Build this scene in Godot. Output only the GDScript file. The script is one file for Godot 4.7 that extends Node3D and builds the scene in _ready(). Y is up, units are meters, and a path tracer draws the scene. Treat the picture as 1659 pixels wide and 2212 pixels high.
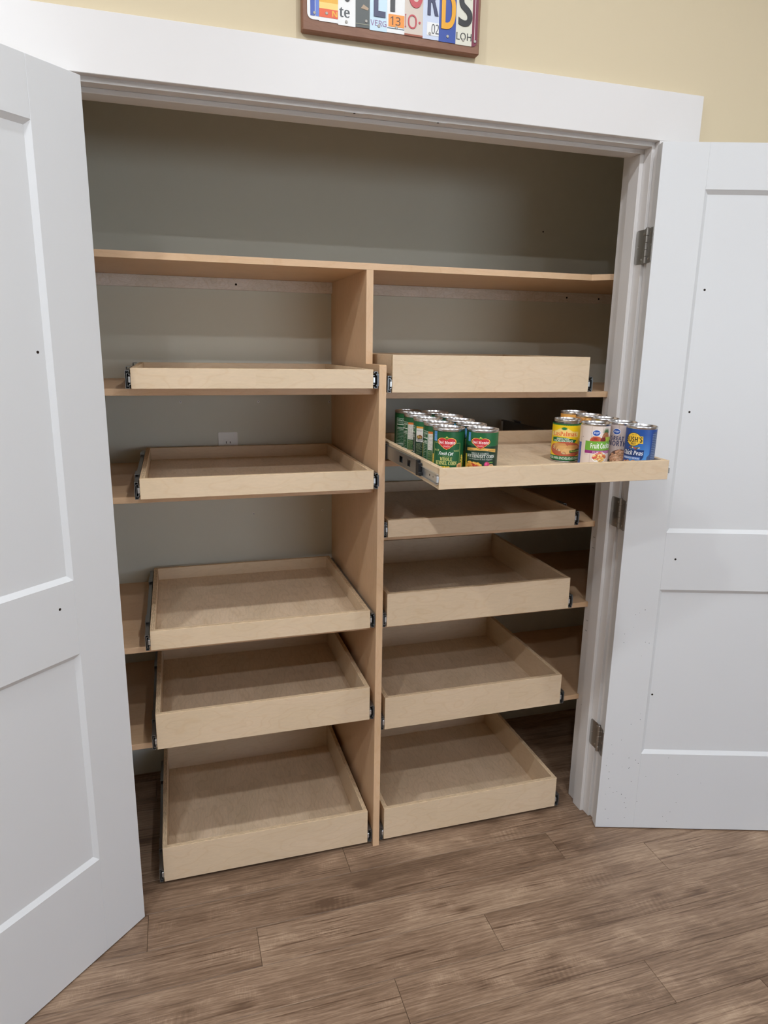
extends Node3D
# A pantry closet with roll-out trays, seen through its open double doors.

var rng := RandomNumberGenerator.new()
var used := {}
var M := {}
const FLOOR_Y := 0.002

# ------------------------------------------------------------------ naming
func numbered(called: String) -> String:
	if not used.has(called):
		used[called] = 0
		return called
	used[called] += 1
	return "%s_%03d" % [called, used[called]]

func thing(called: String, label: String, category: String, at := Vector3.ZERO, group := "") -> Node3D:
	var o := Node3D.new()
	o.name = numbered(called)
	add_child(o, true)
	o.position = at
	o.set_meta("label", label)
	o.set_meta("category", category)
	if group != "":
		o.set_meta("group", group)
	return o

func part(called: String, mesh: Mesh, mat, parent: Node3D, label := "") -> MeshInstance3D:
	var o := MeshInstance3D.new()
	o.name = called
	o.mesh = mesh
	if mat is Array:
		for i in mat.size():
			o.set_surface_override_material(i, mat[i])
	else:
		for i in mesh.get_surface_count():
			o.set_surface_override_material(i, mat)
	parent.add_child(o, true)
	if label != "":
		o.set_meta("label", label)
	return o

func struct(called: String, mesh: Mesh, mat, label := "", category := "") -> MeshInstance3D:
	var o := part(called, mesh, mat, self)
	o.set_meta("kind", "structure")
	if label != "":
		o.set_meta("label", label)
	if category != "":
		o.set_meta("category", category)
	return o

func group_node(called: String, label: String, category: String, at := Vector3.ZERO) -> Node3D:
	var o := Node3D.new()
	o.name = called
	add_child(o, true)
	o.position = at
	o.set_meta("kind", "structure")
	o.set_meta("label", label)
	o.set_meta("category", category)
	return o

# ------------------------------------------------------------------ mesh helpers
func mb() -> SurfaceTool:
	var st := SurfaceTool.new()
	st.begin(Mesh.PRIMITIVE_TRIANGLES)
	return st

func tri(st: SurfaceTool, a: Vector3, b: Vector3, c: Vector3, n: Vector3, ua := Vector2.ZERO, ub := Vector2.ZERO, uc := Vector2.ZERO) -> void:
	var flip := (b - a).cross(c - a).dot(n) > 0.0   # front faces run clockwise
	st.set_normal(n); st.set_uv(ua); st.add_vertex(a)
	if flip:
		st.set_normal(n); st.set_uv(uc); st.add_vertex(c)
		st.set_normal(n); st.set_uv(ub); st.add_vertex(b)
	else:
		st.set_normal(n); st.set_uv(ub); st.add_vertex(b)
		st.set_normal(n); st.set_uv(uc); st.add_vertex(c)

func quad(st: SurfaceTool, a: Vector3, b: Vector3, c: Vector3, d: Vector3, n: Vector3, uv := []) -> void:
	if uv.is_empty():
		tri(st, a, b, c, n)
		tri(st, a, c, d, n)
	else:
		tri(st, a, b, c, n, uv[0], uv[1], uv[2])
		tri(st, a, c, d, n, uv[0], uv[2], uv[3])

func uvof(p: Vector3, face: int, grain: int, off: Vector2, sc: Vector2) -> Vector2:
	# texture runs along the grain axis; on end faces it runs along the next axis
	var g := grain
	if g == face:
		g = (face + 1) % 3
	var c := 3 - face - g
	return Vector2(p[g] / sc.x, p[c] / sc.y) + off

# a box with chamfered edges; grain = axis of the wood grain (0 x, 1 y, 2 z). faces: which faces go in (bit mask), default all
func cbox(st: SurfaceTool, lo: Vector3, hi: Vector3, ch := 0.001, grain := 0, off := Vector2.ZERO, sc := Vector2(1.0, 0.5), faces := 63) -> void:
	for ax in 3:
		var u: int = (ax + 1) % 3
		var v: int = (ax + 2) % 3
		for s in 2:
			var bit := 1 << (ax * 2 + s)
			if not (faces & bit):
				continue
			var n := Vector3.ZERO
			n[ax] = 1.0 if s == 1 else -1.0
			var p := []
			for k in [[0, 0], [1, 0], [1, 1], [0, 1]]:
				var q := Vector3.ZERO
				q[ax] = hi[ax] if s == 1 else lo[ax]
				q[u] = (hi[u] - ch) if k[0] else (lo[u] + ch)
				q[v] = (hi[v] - ch) if k[1] else (lo[v] + ch)
				p.append(q)
			var uv := []
			for q in p:
				uv.append(uvof(q, ax, grain, off, sc))
			quad(st, p[0], p[1], p[2], p[3], n, uv)
	if ch <= 0.0 or faces != 63:
		return
	for ax in 3:   # edges along ax
		var u: int = (ax + 1) % 3
		var v: int = (ax + 2) % 3
		for su in 2:
			for sv in 2:
				var n := Vector3.ZERO
				n[u] = 1.0 if su else -1.0
				n[v] = 1.0 if sv else -1.0
				n = n.normalized()
				var a := Vector3.ZERO; var b := Vector3.ZERO
				a[ax] = lo[ax] + ch; b[ax] = hi[ax] - ch
				var a2 := a; var b2 := b
				a[u] = hi[u] if su else lo[u]; b[u] = a[u]
				a[v] = (hi[v] - ch) if sv else (lo[v] + ch); b[v] = a[v]
				a2[u] = (hi[u] - ch) if su else (lo[u] + ch); b2[u] = a2[u]
				a2[v] = hi[v] if sv else lo[v]; b2[v] = a2[v]
				quad(st, a, b, b2, a2, n, [uvof(a, u, grain, off, sc), uvof(b, u, grain, off, sc), uvof(b2, u, grain, off, sc), uvof(a2, u, grain, off, sc)])
	for sx in 2:
		for sy in 2:
			for sz in 2:
				var c := Vector3(hi.x if sx else lo.x, hi.y if sy else lo.y, hi.z if sz else lo.z)
				var d := Vector3(-ch if sx else ch, -ch if sy else ch, -ch if sz else ch)
				tri(st, c + Vector3(0, d.y, d.z), c + Vector3(d.x, 0, d.z), c + Vector3(d.x, d.y, 0), -d.normalized(), uvof(c, 0, grain, off, sc), uvof(c, 0, grain, off, sc), uvof(c, 0, grain, off, sc))

func box_mesh(lo: Vector3, hi: Vector3, ch := 0.001, grain := 0, sc := Vector2(1.0, 0.5)) -> ArrayMesh:
	var st := mb()
	cbox(st, lo, hi, ch, grain, Vector2(rng.randf(), rng.randf()), sc)
	return st.commit()

# a plywood piece: veneered faces across axis "thin", layered edges on the other four sides
func ply_mesh(lo: Vector3, hi: Vector3, thin: int, grain: int) -> ArrayMesh:
	var off := Vector2(rng.randf(), rng.randf())
	var c := 0.0006
	var st := mb()
	var mask := 3 << (thin * 2)
	var e := Vector3(c, c, c)
	e[thin] = 0.0
	cbox(st, lo, hi, c, grain, off, Vector2(1.0, 0.5), mask)
	var m: ArrayMesh = st.commit()
	st = mb()
	for ax in 3:
		if ax == thin:
			continue
		var along := 3 - ax - thin
		for s in 2:
			var n := Vector3.ZERO
			n[ax] = 1.0 if s == 1 else -1.0
			var p := []
			var uv := []
			for k in [[0, 0], [1, 0], [1, 1], [0, 1]]:
				var q := Vector3.ZERO
				q[ax] = hi[ax] if s == 1 else lo[ax]
				q[along] = hi[along] if k[0] else lo[along]
				q[thin] = (hi[thin] - c) if k[1] else (lo[thin] + c)
				p.append(q)
				uv.append(Vector2(q[along] / 0.3 + off.x, float(k[1])))
			quad(st, p[0], p[1], p[2], p[3], n, uv)
			for t in 2:   # eased long edges
				var nn := n
				nn[thin] = 1.0 if t else -1.0
				var a: Vector3 = p[3] if t else p[0]
				var b: Vector3 = p[2] if t else p[1]
				var a2 := a; var b2 := b
				a2[thin] = hi[thin] if t else lo[thin]; b2[thin] = a2[thin]
				a2[ax] -= n[ax] * c; b2[ax] -= n[ax] * c
				var w := 0.97 if t else 0.03
				quad(st, a, b, b2, a2, nn.normalized(), [Vector2(a[along] / 0.3, w), Vector2(b[along] / 0.3, w), Vector2(b[along] / 0.3, w), Vector2(a[along] / 0.3, w)])
	return st.commit(m)

# revolve a profile of (radius, height) round y; each band keeps its own normals along the profile and is smooth around
func lathe(st: SurfaceTool, prof: Array, seg := 48, uv_band := -1) -> void:
	for i in prof.size() - 1:
		var a: Vector2 = prof[i]
		var b: Vector2 = prof[i + 1]
		var t := (b - a)
		if t.length() < 1e-7:
			continue
		var nr := Vector2(t.y, -t.x).normalized()
		for k in seg:
			var t0 := TAU * (float(k) / seg - 0.5)
			var t1 := TAU * (float(k + 1) / seg - 0.5)
			var d0 := Vector3(sin(t0), 0, cos(t0)); var d1 := Vector3(sin(t1), 0, cos(t1))
			var n0 := d0 * nr.x + Vector3(0, nr.y, 0); var n1 := d1 * nr.x + Vector3(0, nr.y, 0)
			var p := [d0 * a.x + Vector3(0, a.y, 0), d1 * a.x + Vector3(0, a.y, 0), d1 * b.x + Vector3(0, b.y, 0), d0 * b.x + Vector3(0, b.y, 0)]
			var nn := [n0, n1, n1, n0]
			var u0 := float(k) / seg; var u1 := float(k + 1) / seg
			var v0 := float(i) / (prof.size() - 1); var v1 := float(i + 1) / (prof.size() - 1)
			var uv := [Vector2(u0, 1 - v0), Vector2(u1, 1 - v0), Vector2(u1, 1 - v1), Vector2(u0, 1 - v1)]
			for f in [[0, 1, 2], [0, 2, 3]]:
				var A: Vector3 = p[f[0]]; var B: Vector3 = p[f[1]]; var C: Vector3 = p[f[2]]
				if (B - A).cross(C - A).length() < 1e-12:
					continue
				var idx: Array = f
				if (B - A).cross(C - A).dot(nn[f[0]] + nn[f[1]]) > 0.0:
					idx = [f[0], f[2], f[1]]
				for j in idx:
					st.set_normal(nn[j]); st.set_uv(uv[j]); st.add_vertex(p[j])

# a prism of a convex or concave outline in the plane across "axis"
func prism(st: SurfaceTool, poly: PackedVector2Array, axis: int, lo: float, hi: float, sc := Vector2(1.0, 0.5), off := Vector2.ZERO, grain := 0) -> void:
	var u: int = (axis + 1) % 3
	var v: int = (axis + 2) % 3
	var put := func(p: Vector2, h: float) -> Vector3:
		var q := Vector3.ZERO
		q[u] = p.x; q[v] = p.y; q[axis] = h
		return q
	var idx := Geometry2D.triangulate_polygon(poly)
	for s in 2:
		var n := Vector3.ZERO
		n[axis] = 1.0 if s else -1.0
		var h := hi if s else lo
		for i in range(0, idx.size(), 3):
			var a: Vector3 = put.call(poly[idx[i]], h); var b: Vector3 = put.call(poly[idx[i + 1]], h); var c: Vector3 = put.call(poly[idx[i + 2]], h)
			tri(st, a, b, c, n, uvof(a, axis, grain, off, sc), uvof(b, axis, grain, off, sc), uvof(c, axis, grain, off, sc))
	var area := 0.0
	for i in poly.size():
		var p := poly[i]; var q := poly[(i + 1) % poly.size()]
		area += p.x * q.y - q.x * p.y
	for i in poly.size():
		var p := poly[i]; var q := poly[(i + 1) % poly.size()]
		var e := (q - p)
		if e.length() < 1e-9:
			continue
		var n2 := Vector2(e.y, -e.x).normalized() * (1.0 if area > 0 else -1.0)
		var n := Vector3.ZERO
		n[u] = n2.x; n[v] = n2.y
		var a: Vector3 = put.call(p, lo); var b: Vector3 = put.call(q, lo); var c: Vector3 = put.call(q, hi); var d: Vector3 = put.call(p, hi)
		var fx := u if absf(n2.x) > absf(n2.y) else v
		quad(st, a, b, c, d, n, [uvof(a, fx, grain, off, sc), uvof(b, fx, grain, off, sc), uvof(c, fx, grain, off, sc), uvof(d, fx, grain, off, sc)])

func round_rect(x0: float, y0: float, x1: float, y1: float, r: float, seg := 5) -> PackedVector2Array:
	var out := PackedVector2Array()
	for c in [[x1 - r, y0 + r, -PI / 2], [x1 - r, y1 - r, 0.0], [x0 + r, y1 - r, PI / 2], [x0 + r, y0 + r, PI]]:
		for k in seg + 1:
			var a: float = c[2] + PI / 2 * k / seg
			out.append(Vector2(c[0] + r * cos(a), c[1] + r * sin(a)))
	return out

func circle(cx: float, cy: float, r: float, seg := 20, ry := -1.0) -> PackedVector2Array:
	var out := PackedVector2Array()
	for k in seg:
		out.append(Vector2(cx + r * cos(TAU * k / seg), cy + (ry if ry > 0 else r) * sin(TAU * k / seg)))
	return out

# a flat disc standing a little proud, facing direction n
func disc_at(r: float, h: float, seg := 14) -> ArrayMesh:
	var st := mb()
	lathe(st, [Vector2(r, 0), Vector2(r, h * 0.5), Vector2(r * 0.8, h), Vector2(0, h)], seg)
	return st.commit()

# ------------------------------------------------------------------ materials and textures
func mat(c: Color, rough := 0.6, metal := 0.0, tex: Texture2D = null) -> StandardMaterial3D:
	var m := StandardMaterial3D.new()
	m.albedo_color = c
	m.roughness = rough
	m.metallic = metal
	if rough >= 0.7:   # matt paint
		m.metallic_specular = 0.0
	if tex:
		m.albedo_texture = tex
	return m

func c8(r: int, g: int, b: int) -> Color:
	return Color8(r, g, b)

func noise(seed: int, freq: float, oct := 3) -> FastNoiseLite:
	var n := FastNoiseLite.new()
	n.seed = seed
	n.noise_type = FastNoiseLite.TYPE_SIMPLEX
	n.frequency = freq
	n.fractal_octaves = oct
	return n

func tex_of(img: Image) -> ImageTexture:
	img.generate_mipmaps()
	return ImageTexture.create_from_image(img)

func veneer_texture(seed: int, contrast: float) -> ImageTexture:
	var w := 1024; var h := 512
	var img := Image.create(w, h, false, Image.FORMAT_RGB8)
	var a := noise(seed, 0.004, 3); var b := noise(seed + 1, 0.05, 2); var f := noise(seed + 2, 0.3, 1)
	for y in h:
		for x in w:
			# wrap in both directions by blending is not needed: pieces are smaller than a repeat
			var warp := a.get_noise_2d(x * 0.6, y * 1.6)
			var ring := sin((y * 0.045 + warp * 7.0) * 2.2)
			var cath := pow(maxf(0.0, ring), 6.0)
			var fl := b.get_noise_2d(x * 0.35, y * 2.2)
			var fi := f.get_noise_2d(x * 0.22, y * 1.4)
			var v := 1.0 + contrast * (0.5 * warp - 0.45 * cath + 0.35 * fl + 0.25 * fi)
			img.set_pixel(x, y, Color(clampf(0.93 * v, 0, 1), clampf(0.93 * (v - 0.012 * cath), 0, 1), clampf(0.93 * (v - 0.03 * cath + 0.01 * warp), 0, 1)))
	return tex_of(img)

func ply_edge_texture() -> ImageTexture:
	var w := 256; var h := 64
	var img := Image.create(w, h, false, Image.FORMAT_RGB8)
	var a := noise(77, 0.09, 2)
	for y in h:
		var layer := int(y / 7.12)
		var base := 0.93 if layer % 2 == 0 else 0.82
		if layer == 0 or layer == 8:
			base = 0.95
		for x in w:
			var v := base + 0.10 * a.get_noise_2d(x * 0.5, layer * 40.0) + 0.05 * a.get_noise_2d(x * 3.0, y * 3.0)
			img.set_pixel(x, y, Color(clampf(v, 0, 1), clampf(v * 0.97, 0, 1), clampf(v * 0.92, 0, 1)))
	return tex_of(img)

# four planks of weathered oak one above the other
func floor_texture(seed: int) -> ImageTexture:
	var w := 2048; var h := 512
	var img := Image.create(w, h, false, Image.FORMAT_RGB8)
	var n1 := noise(seed, 0.0022, 4); var n2 := noise(seed + 5, 0.02, 3); var n3 := noise(seed + 9, 0.16, 2); var n4 := noise(seed + 13, 0.012, 2)
	var dark := Vector3(0.400, 0.312, 0.244); var mid := Vector3(0.555, 0.455, 0.372); var light := Vector3(0.725, 0.622, 0.522)
	var r := RandomNumberGenerator.new(); r.seed = seed
	for lane in 4:
		var tone: float = [0.0, 0.12, -0.14, 0.05][(lane + seed) % 4]
		var knots := []
		for k in 2:
			knots.append(Vector2(r.randf_range(150, 1900), r.randf_range(25, 100)))
		var patch := r.randf_range(300, 1500)
		for yy in 128:
			var y := lane * 128 + yy
			for x in w:
				var wx := x * 0.5; var wy := y * 2.4
				var big := n1.get_noise_2d(wx, wy + lane * 900.0)
				var fib := n2.get_noise_2d(wx * 0.22, wy * 2.6 + big * 46.0)
				var fine := n3.get_noise_2d(wx * 0.17, wy * 1.1 + big * 20.0)
				var v := 0.45 + 0.95 * tone + 0.30 * big + 0.26 * fib + 0.17 * fine
				# lighter worn belt with saw marks across the grain
				var belt := clampf(1.0 - absf(yy - 72.0 + 46.0 * n4.get_noise_2d(x * 0.25, lane * 300.0)) / 30.0, 0.0, 1.0) * clampf(0.5 + 2.2 * n4.get_noise_2d(x * 0.4, lane * 700.0 + 50.0), 0.0, 1.0)
				v += 0.20 * belt * (0.7 + 0.9 * absf(n3.get_noise_2d(x * 0.55 + yy * 0.08, lane * 90.0 + yy * 0.10)))
				if absf(x - patch) < 130.0 and yy > 80:
					v -= 0.16 * (1.0 - absf(x - patch) / 130.0) * (0.5 + 0.5 * sin(x * 0.30 + yy * 0.06))
				for kn in knots:
					var d := Vector2((x - kn.x) / 3.4, yy - kn.y).length()
					if d < 22.0:
						v -= 0.55 * pow(1.0 - d / 22.0, 1.6)
				var crack := n2.get_noise_2d(wx * 0.12 + 300.0, wy * 1.1)
				if crack > 0.52:
					v -= (crack - 0.52) * 2.2
				v = clampf(v, 0.0, 1.0)
				var c := dark.lerp(mid, v * 2.0) if v < 0.5 else mid.lerp(light, v * 2.0 - 1.0)
				img.set_pixel(x, y, Color(c.x, c.y, c.z))
	return tex_of(img)

# ------------------------------------------------------------------ drawing on images
func fill_tri(img: Image, a: Vector2, b: Vector2, c: Vector2, col: Color) -> void:
	var p := [a, b, c]
	p.sort_custom(func(q, r): return q.y < r.y)
	var y0 := int(ceil(p[0].y - 0.5)); var y1 := int(floor(p[2].y - 0.5))
	for y in range(maxi(y0, 0), mini(y1, img.get_height() - 1) + 1):
		var fy := y + 0.5
		var xa: float = p[0].x + (p[2].x - p[0].x) * (fy - p[0].y) / maxf(p[2].y - p[0].y, 1e-6)
		var xb: float
		if fy < p[1].y:
			xb = p[0].x + (p[1].x - p[0].x) * (fy - p[0].y) / maxf(p[1].y - p[0].y, 1e-6)
		else:
			xb = p[1].x + (p[2].x - p[1].x) * (fy - p[1].y) / maxf(p[2].y - p[1].y, 1e-6)
		var l := int(round(minf(xa, xb))); var r := int(round(maxf(xa, xb)))
		l = clampi(l, 0, img.get_width()); r = clampi(r, 0, img.get_width())
		if r > l:
			img.fill_rect(Rect2i(l, y, r - l, 1), col)

func fill_poly(img: Image, poly: PackedVector2Array, col: Color) -> void:
	var idx := Geometry2D.triangulate_polygon(poly)
	for i in range(0, idx.size(), 3):
		fill_tri(img, poly[idx[i]], poly[idx[i + 1]], poly[idx[i + 2]], col)

func fill_rect(img: Image, x0: float, y0: float, x1: float, y1: float, col: Color) -> void:
	img.fill_rect(Rect2i(int(x0), int(y0), maxi(1, int(x1 - x0)), maxi(1, int(y1 - y0))), col)

func fill_ell(img: Image, cx: float, cy: float, rx: float, ry: float, col: Color) -> void:
	fill_poly(img, circle(cx, cy, rx, 28, ry), col)

var fonts := {}
func font(kind: String) -> Font:
	if not fonts.has(kind):
		var f := SystemFont.new()
		f.font_names = PackedStringArray(["Droid Serif" if kind.begins_with("serif") else "Droid Sans"])
		f.font_weight = 700 if kind.ends_with("bold") else 400
		fonts[kind] = f
	return fonts[kind]

func text_mesh(s: String, kind: String, depth := 0.0) -> TextMesh:
	var tm := TextMesh.new()
	tm.text = s
	tm.font = font(kind)
	tm.font_size = 48
	tm.pixel_size = 0.02
	tm.depth = depth
	tm.curve_step = 2.0
	return tm

# text centred at (cx, cy), capital height about h pixels, squeezed or stretched to width w if w > 0
func text(img: Image, s: String, cx: float, cy: float, h: float, col: Color, kind := "sans_bold", w := 0.0, slant := 0.0, arc := 0.0) -> void:
	var arr := text_mesh(s, kind).get_mesh_arrays()
	var v: PackedVector3Array = arr[Mesh.ARRAY_VERTEX]
	var idx: PackedInt32Array = arr[Mesh.ARRAY_INDEX]
	if v.is_empty():
		return
	var lo := Vector2(1e9, 1e9); var hi := Vector2(-1e9, -1e9)
	for p in v:
		lo = lo.min(Vector2(p.x, p.y)); hi = hi.max(Vector2(p.x, p.y))
	var sy := h / maxf(hi.y - lo.y, 1e-6)
	var sx := sy if w <= 0.0 else w / maxf(hi.x - lo.x, 1e-6)
	var mid := (lo + hi) * 0.5
	var at := func(p: Vector3) -> Vector2:
		var q := Vector2((p.x - mid.x) * sx, (p.y - mid.y) * sy)
		q.x += q.y * slant
		var half := maxf(1.0, (hi.x - lo.x) * sx * 0.5)
		q.y += arc * (1.0 - (q.x / half) * (q.x / half))
		return Vector2(cx + q.x, cy - q.y)
	for i in range(0, idx.size(), 3):
		fill_tri(img, at.call(v[idx[i]]), at.call(v[idx[i + 1]]), at.call(v[idx[i + 2]]), col)

func label_image(base: Color) -> Image:
	var img := Image.create(1024, 448, false, Image.FORMAT_RGB8)
	img.fill(base)
	return img

func lines_of_print(img: Image, x0: float, y0: float, x1: float, y1: float, n: int, col: Color, seed: int) -> void:
	var r := RandomNumberGenerator.new(); r.seed = seed
	for i in n:
		var y := lerpf(y0, y1, (i + 0.5) / n)
		var x := x0
		var stop := lerpf(x0, x1, r.randf_range(0.6, 1.0))
		while x < stop:
			var l := r.randf_range(5, 16)
			fill_rect(img, x, y - 2, minf(x + l, stop), y + 2, col)
			x += l + 4

func blobs(img: Image, cx: float, cy: float, rx: float, ry: float, n: int, size: float, cols: Array, seed: int) -> void:
	var r := RandomNumberGenerator.new(); r.seed = seed
	for i in n:
		var a := r.randf() * TAU; var d := sqrt(r.randf())
		var c: Color = cols[r.randi() % cols.size()]
		var x := cx + rx * d * cos(a); var y := cy + ry * d * sin(a)
		var s := size * r.randf_range(0.75, 1.25)
		fill_ell(img, x + 1, y + 2, s, s * 0.75, c.darkened(0.35))
		fill_ell(img, x, y, s * 0.95, s * 0.68, c)
		fill_ell(img, x - s * 0.2, y - s * 0.2, s * 0.45, s * 0.28, c.lightened(0.2))

func emblem(img: Image, cx: float, cy: float, s: float) -> void:   # the red shield of the vegetable cans
	for k in 3:
		var g: float = s * [1.0, 0.93, 0.86][k]
		var col: Color = [c8(40, 60, 35), c8(250, 208, 84), c8(205, 50, 58)][k]
		fill_ell(img, cx - g * 50, cy - g * 18, g * 58, g * 44, col)
		fill_ell(img, cx + g * 50, cy - g * 18, g * 58, g * 44, col)
		fill_ell(img, cx, cy + g * 8, g * 76, g * 46, col)
		fill_ell(img, cx, cy + g * 38, g * 46, g * 30, col)
		fill_poly(img, PackedVector2Array([Vector2(cx - g * 22, cy + g * 60), Vector2(cx + g * 22, cy + g * 60), Vector2(cx, cy + g * 76)]), col)
	fill_ell(img, cx, cy - s * 64, s * 6, s * 10, c8(240, 225, 110))
	fill_ell(img, cx - 12 * s, cy - s * 58, s * 9, s * 4, c8(190, 200, 80))
	fill_ell(img, cx + 12 * s, cy - s * 58, s * 9, s * 4, c8(190, 200, 80))
	text(img, "Del Monte", cx, cy - s * 8, s * 34, c8(255, 252, 245), "serif_bold", s * 172)
	text(img, "Quality", cx, cy + s * 34, s * 25, c8(255, 235, 225), "serif", s * 70, 0.25)

func nutrition(img: Image, x0: float, x1: float, ink: Color) -> void:
	fill_rect(img, x0, 62, x1, 66, ink); fill_rect(img, x0, 62, x0 + 4, 420, ink); fill_rect(img, x1 - 4, 62, x1, 420, ink)
	fill_rect(img, x0, 416, x1, 420, ink)
	text(img, "Nutrition Facts", (x0 + x1) / 2, 88, 27, ink, "sans_bold", x1 - x0 - 20)
	lines_of_print(img, x0 + 10, 104, x1 - 14, 132, 2, ink, 3)
	fill_rect(img, x0 + 6, 138, x1 - 6, 150, ink)
	text(img, "Calories", x0 + 52, 184, 22, ink, "sans_bold", 80)
	text(img, "60", x1 - 30, 184, 26, ink, "sans_bold")
	fill_rect(img, x0 + 6, 202, x1 - 6, 208, ink)
	lines_of_print(img, x0 + 10, 216, x1 - 10, 390, 9, ink, 4)
	fill_rect(img, x0 + 6, 392, x1 - 6, 404, ink)

func squash(img: Image, k: float, base: Color) -> Image:   # moves the print up towards the rim
	var out := label_image(base)
	img.resize(1024, int(448 * k), Image.INTERPOLATE_LANCZOS)
	out.blit_rect(img, Rect2i(0, 0, 1024, img.get_height()), Vector2i.ZERO)
	return out

func corn_label() -> Image:
	var g := c8(28, 92, 52)
	var img := label_image(g)
	fill_rect(img, 0, 0, 1024, 10, c8(20, 70, 40))
	var ink := c8(232, 238, 226)
	nutrition(img, 62, 206, ink)
	fill_rect(img, 212, 62, 302, 275, c8(236, 232, 220)); fill_rect(img, 212, 62, 302, 88, c8(222, 120, 48))
	lines_of_print(img, 218, 96, 298, 272, 12, c8(90, 90, 86), 8)
	lines_of_print(img, 214, 285, 300, 400, 9, c8(205, 215, 150), 9); fill_rect(img, 214, 404, 300, 418, c8(232, 200, 160))
	fill_rect(img, 320, 262, 352, 448, c8(228, 190, 70)); blobs(img, 336, 350, 12, 90, 60, 5, [c8(238, 205, 88), c8(222, 180, 62)], 5)
	fill_rect(img, 352, 6, 398, 112, c8(92, 150, 210)); lines_of_print(img, 358, 40, 394, 104, 5, c8(190, 220, 245), 12)
	# front
	for f in [[358, 126, 662, 129], [358, 126, 361, 380], [659, 126, 662, 380]]:
		fill_rect(img, f[0], f[1], f[2], f[3], c8(222, 214, 130))
	emblem(img, 510, 128, 1.02)
	text(img, "MADE", 402, 208, 19, c8(225, 215, 130), "serif", 62); text(img, "WITH", 618, 210, 19, c8(225, 215, 130), "serif", 62)
	text(img, "Fresh Cut", 508, 240, 40, c8(250, 250, 248), "sans_bold", 150, 0.35)
	text(img, "GOLDEN SWEET", 508, 270, 9, c8(225, 215, 130), "serif", 80)
	text(img, "WHOLE", 508, 302, 38, c8(238, 228, 140), "serif_bold", 128)
	text(img, "KERNEL CORN", 508, 346, 40, c8(238, 228, 140), "serif_bold", 232)
	blobs(img, 700, 330, 20, 70, 60, 7, [c8(244, 212, 92), c8(236, 196, 70)], 6)
	blobs(img, 500, 412, 120, 26, 120, 10, [c8(248, 208, 60), c8(255, 226, 110), c8(238, 190, 48)], 7)
	fill_ell(img, 662, 384, 36, 36, c8(238, 190, 140)); fill_ell(img, 662, 384, 31, 31, c8(226, 170, 116)); text(img, "NON\nGMO", 662, 384, 26, c8(90, 60, 40), "sans_bold")
	# back
	fill_rect(img, 800, 60, 960, 200, c8(40, 110, 66)); lines_of_print(img, 810, 66, 950, 380, 16, ink, 15)
	return img

func southwest_label() -> Image:
	var img := label_image(c8(24, 58, 44))
	fill_rect(img, 0, 0, 1024, 150, c8(34, 102, 60))
	var ink := c8(232, 238, 226)
	nutrition(img, 40, 170, ink)
	fill_rect(img, 196, 62, 290, 260, c8(238, 234, 226)); fill_rect(img, 196, 62, 290, 86, c8(226, 160, 60)); lines_of_print(img, 204, 104, 284, 124, 2, c8(120, 120, 116), 21)
	fill_ell(img, 244, 214, 44, 44, c8(176, 176, 176)); blobs(img, 244, 196, 34, 26, 70, 7, [c8(196, 150, 60), c8(90, 110, 40), c8(150, 60, 40), c8(222, 190, 90)], 22)
	lines_of_print(img, 200, 275, 288, 420, 10, c8(200, 214, 160), 23)
	fill_rect(img, 292, 262, 342, 440, c8(226, 206, 70))
	fill_rect(img, 360, 4, 396, 108, c8(92, 150, 210)); lines_of_print(img, 364, 34, 392, 100, 5, c8(190, 220, 245), 24)
	fill_rect(img, 344, 150, 690, 154, c8(60, 120, 80))
	fill_poly(img, PackedVector2Array([Vector2(345, 186), Vector2(470, 176), Vector2(560, 176), Vector2(690, 190), Vector2(690, 230), Vector2(560, 206), Vector2(470, 206), Vector2(345, 222)]), c8(226, 176, 90))
	text(img, "BLENDED", 400, 202, 14, c8(90, 60, 30), "serif", 74); text(img, "VEGETABLES", 634, 206, 14, c8(90, 60, 30), "serif", 84)
	emblem(img, 510, 120, 1.0)
	text(img, "WHOLE KERNEL", 512, 242, 22, c8(236, 236, 226), "serif", 190)
	text(img, "SOUTHWEST CORN", 514, 274, 34, c8(240, 240, 232), "serif_bold", 320)
	text(img, "with Poblano & Red Peppers", 514, 310, 22, c8(226, 226, 216), "serif", 270, 0.2)
	blobs(img, 430, 402, 110, 60, 160, 13, [c8(236, 170, 60), c8(246, 196, 90), c8(228, 150, 50)], 25)
	blobs(img, 470, 392, 60, 30, 12, 15, [c8(196, 60, 44), c8(236, 150, 70)], 26)
	blobs(img, 560, 420, 80, 30, 60, 12, [c8(240, 186, 80), c8(228, 160, 60)], 27)
	fill_ell(img, 588, 368, 30, 34, c8(196, 46, 100)); fill_ell(img, 580, 360, 14, 16, c8(226, 90, 140)); fill_ell(img, 632, 344, 30, 6, c8(120, 170, 70))
	fill_ell(img, 638, 400, 36, 36, c8(238, 196, 150)); fill_ell(img, 638, 400, 31, 31, c8(214, 160, 110)); text(img, "NON\nGMO", 638, 402, 26, c8(90, 60, 40), "sans_bold")
	lines_of_print(img, 800, 40, 960, 400, 18, ink, 28)
	return img

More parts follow.
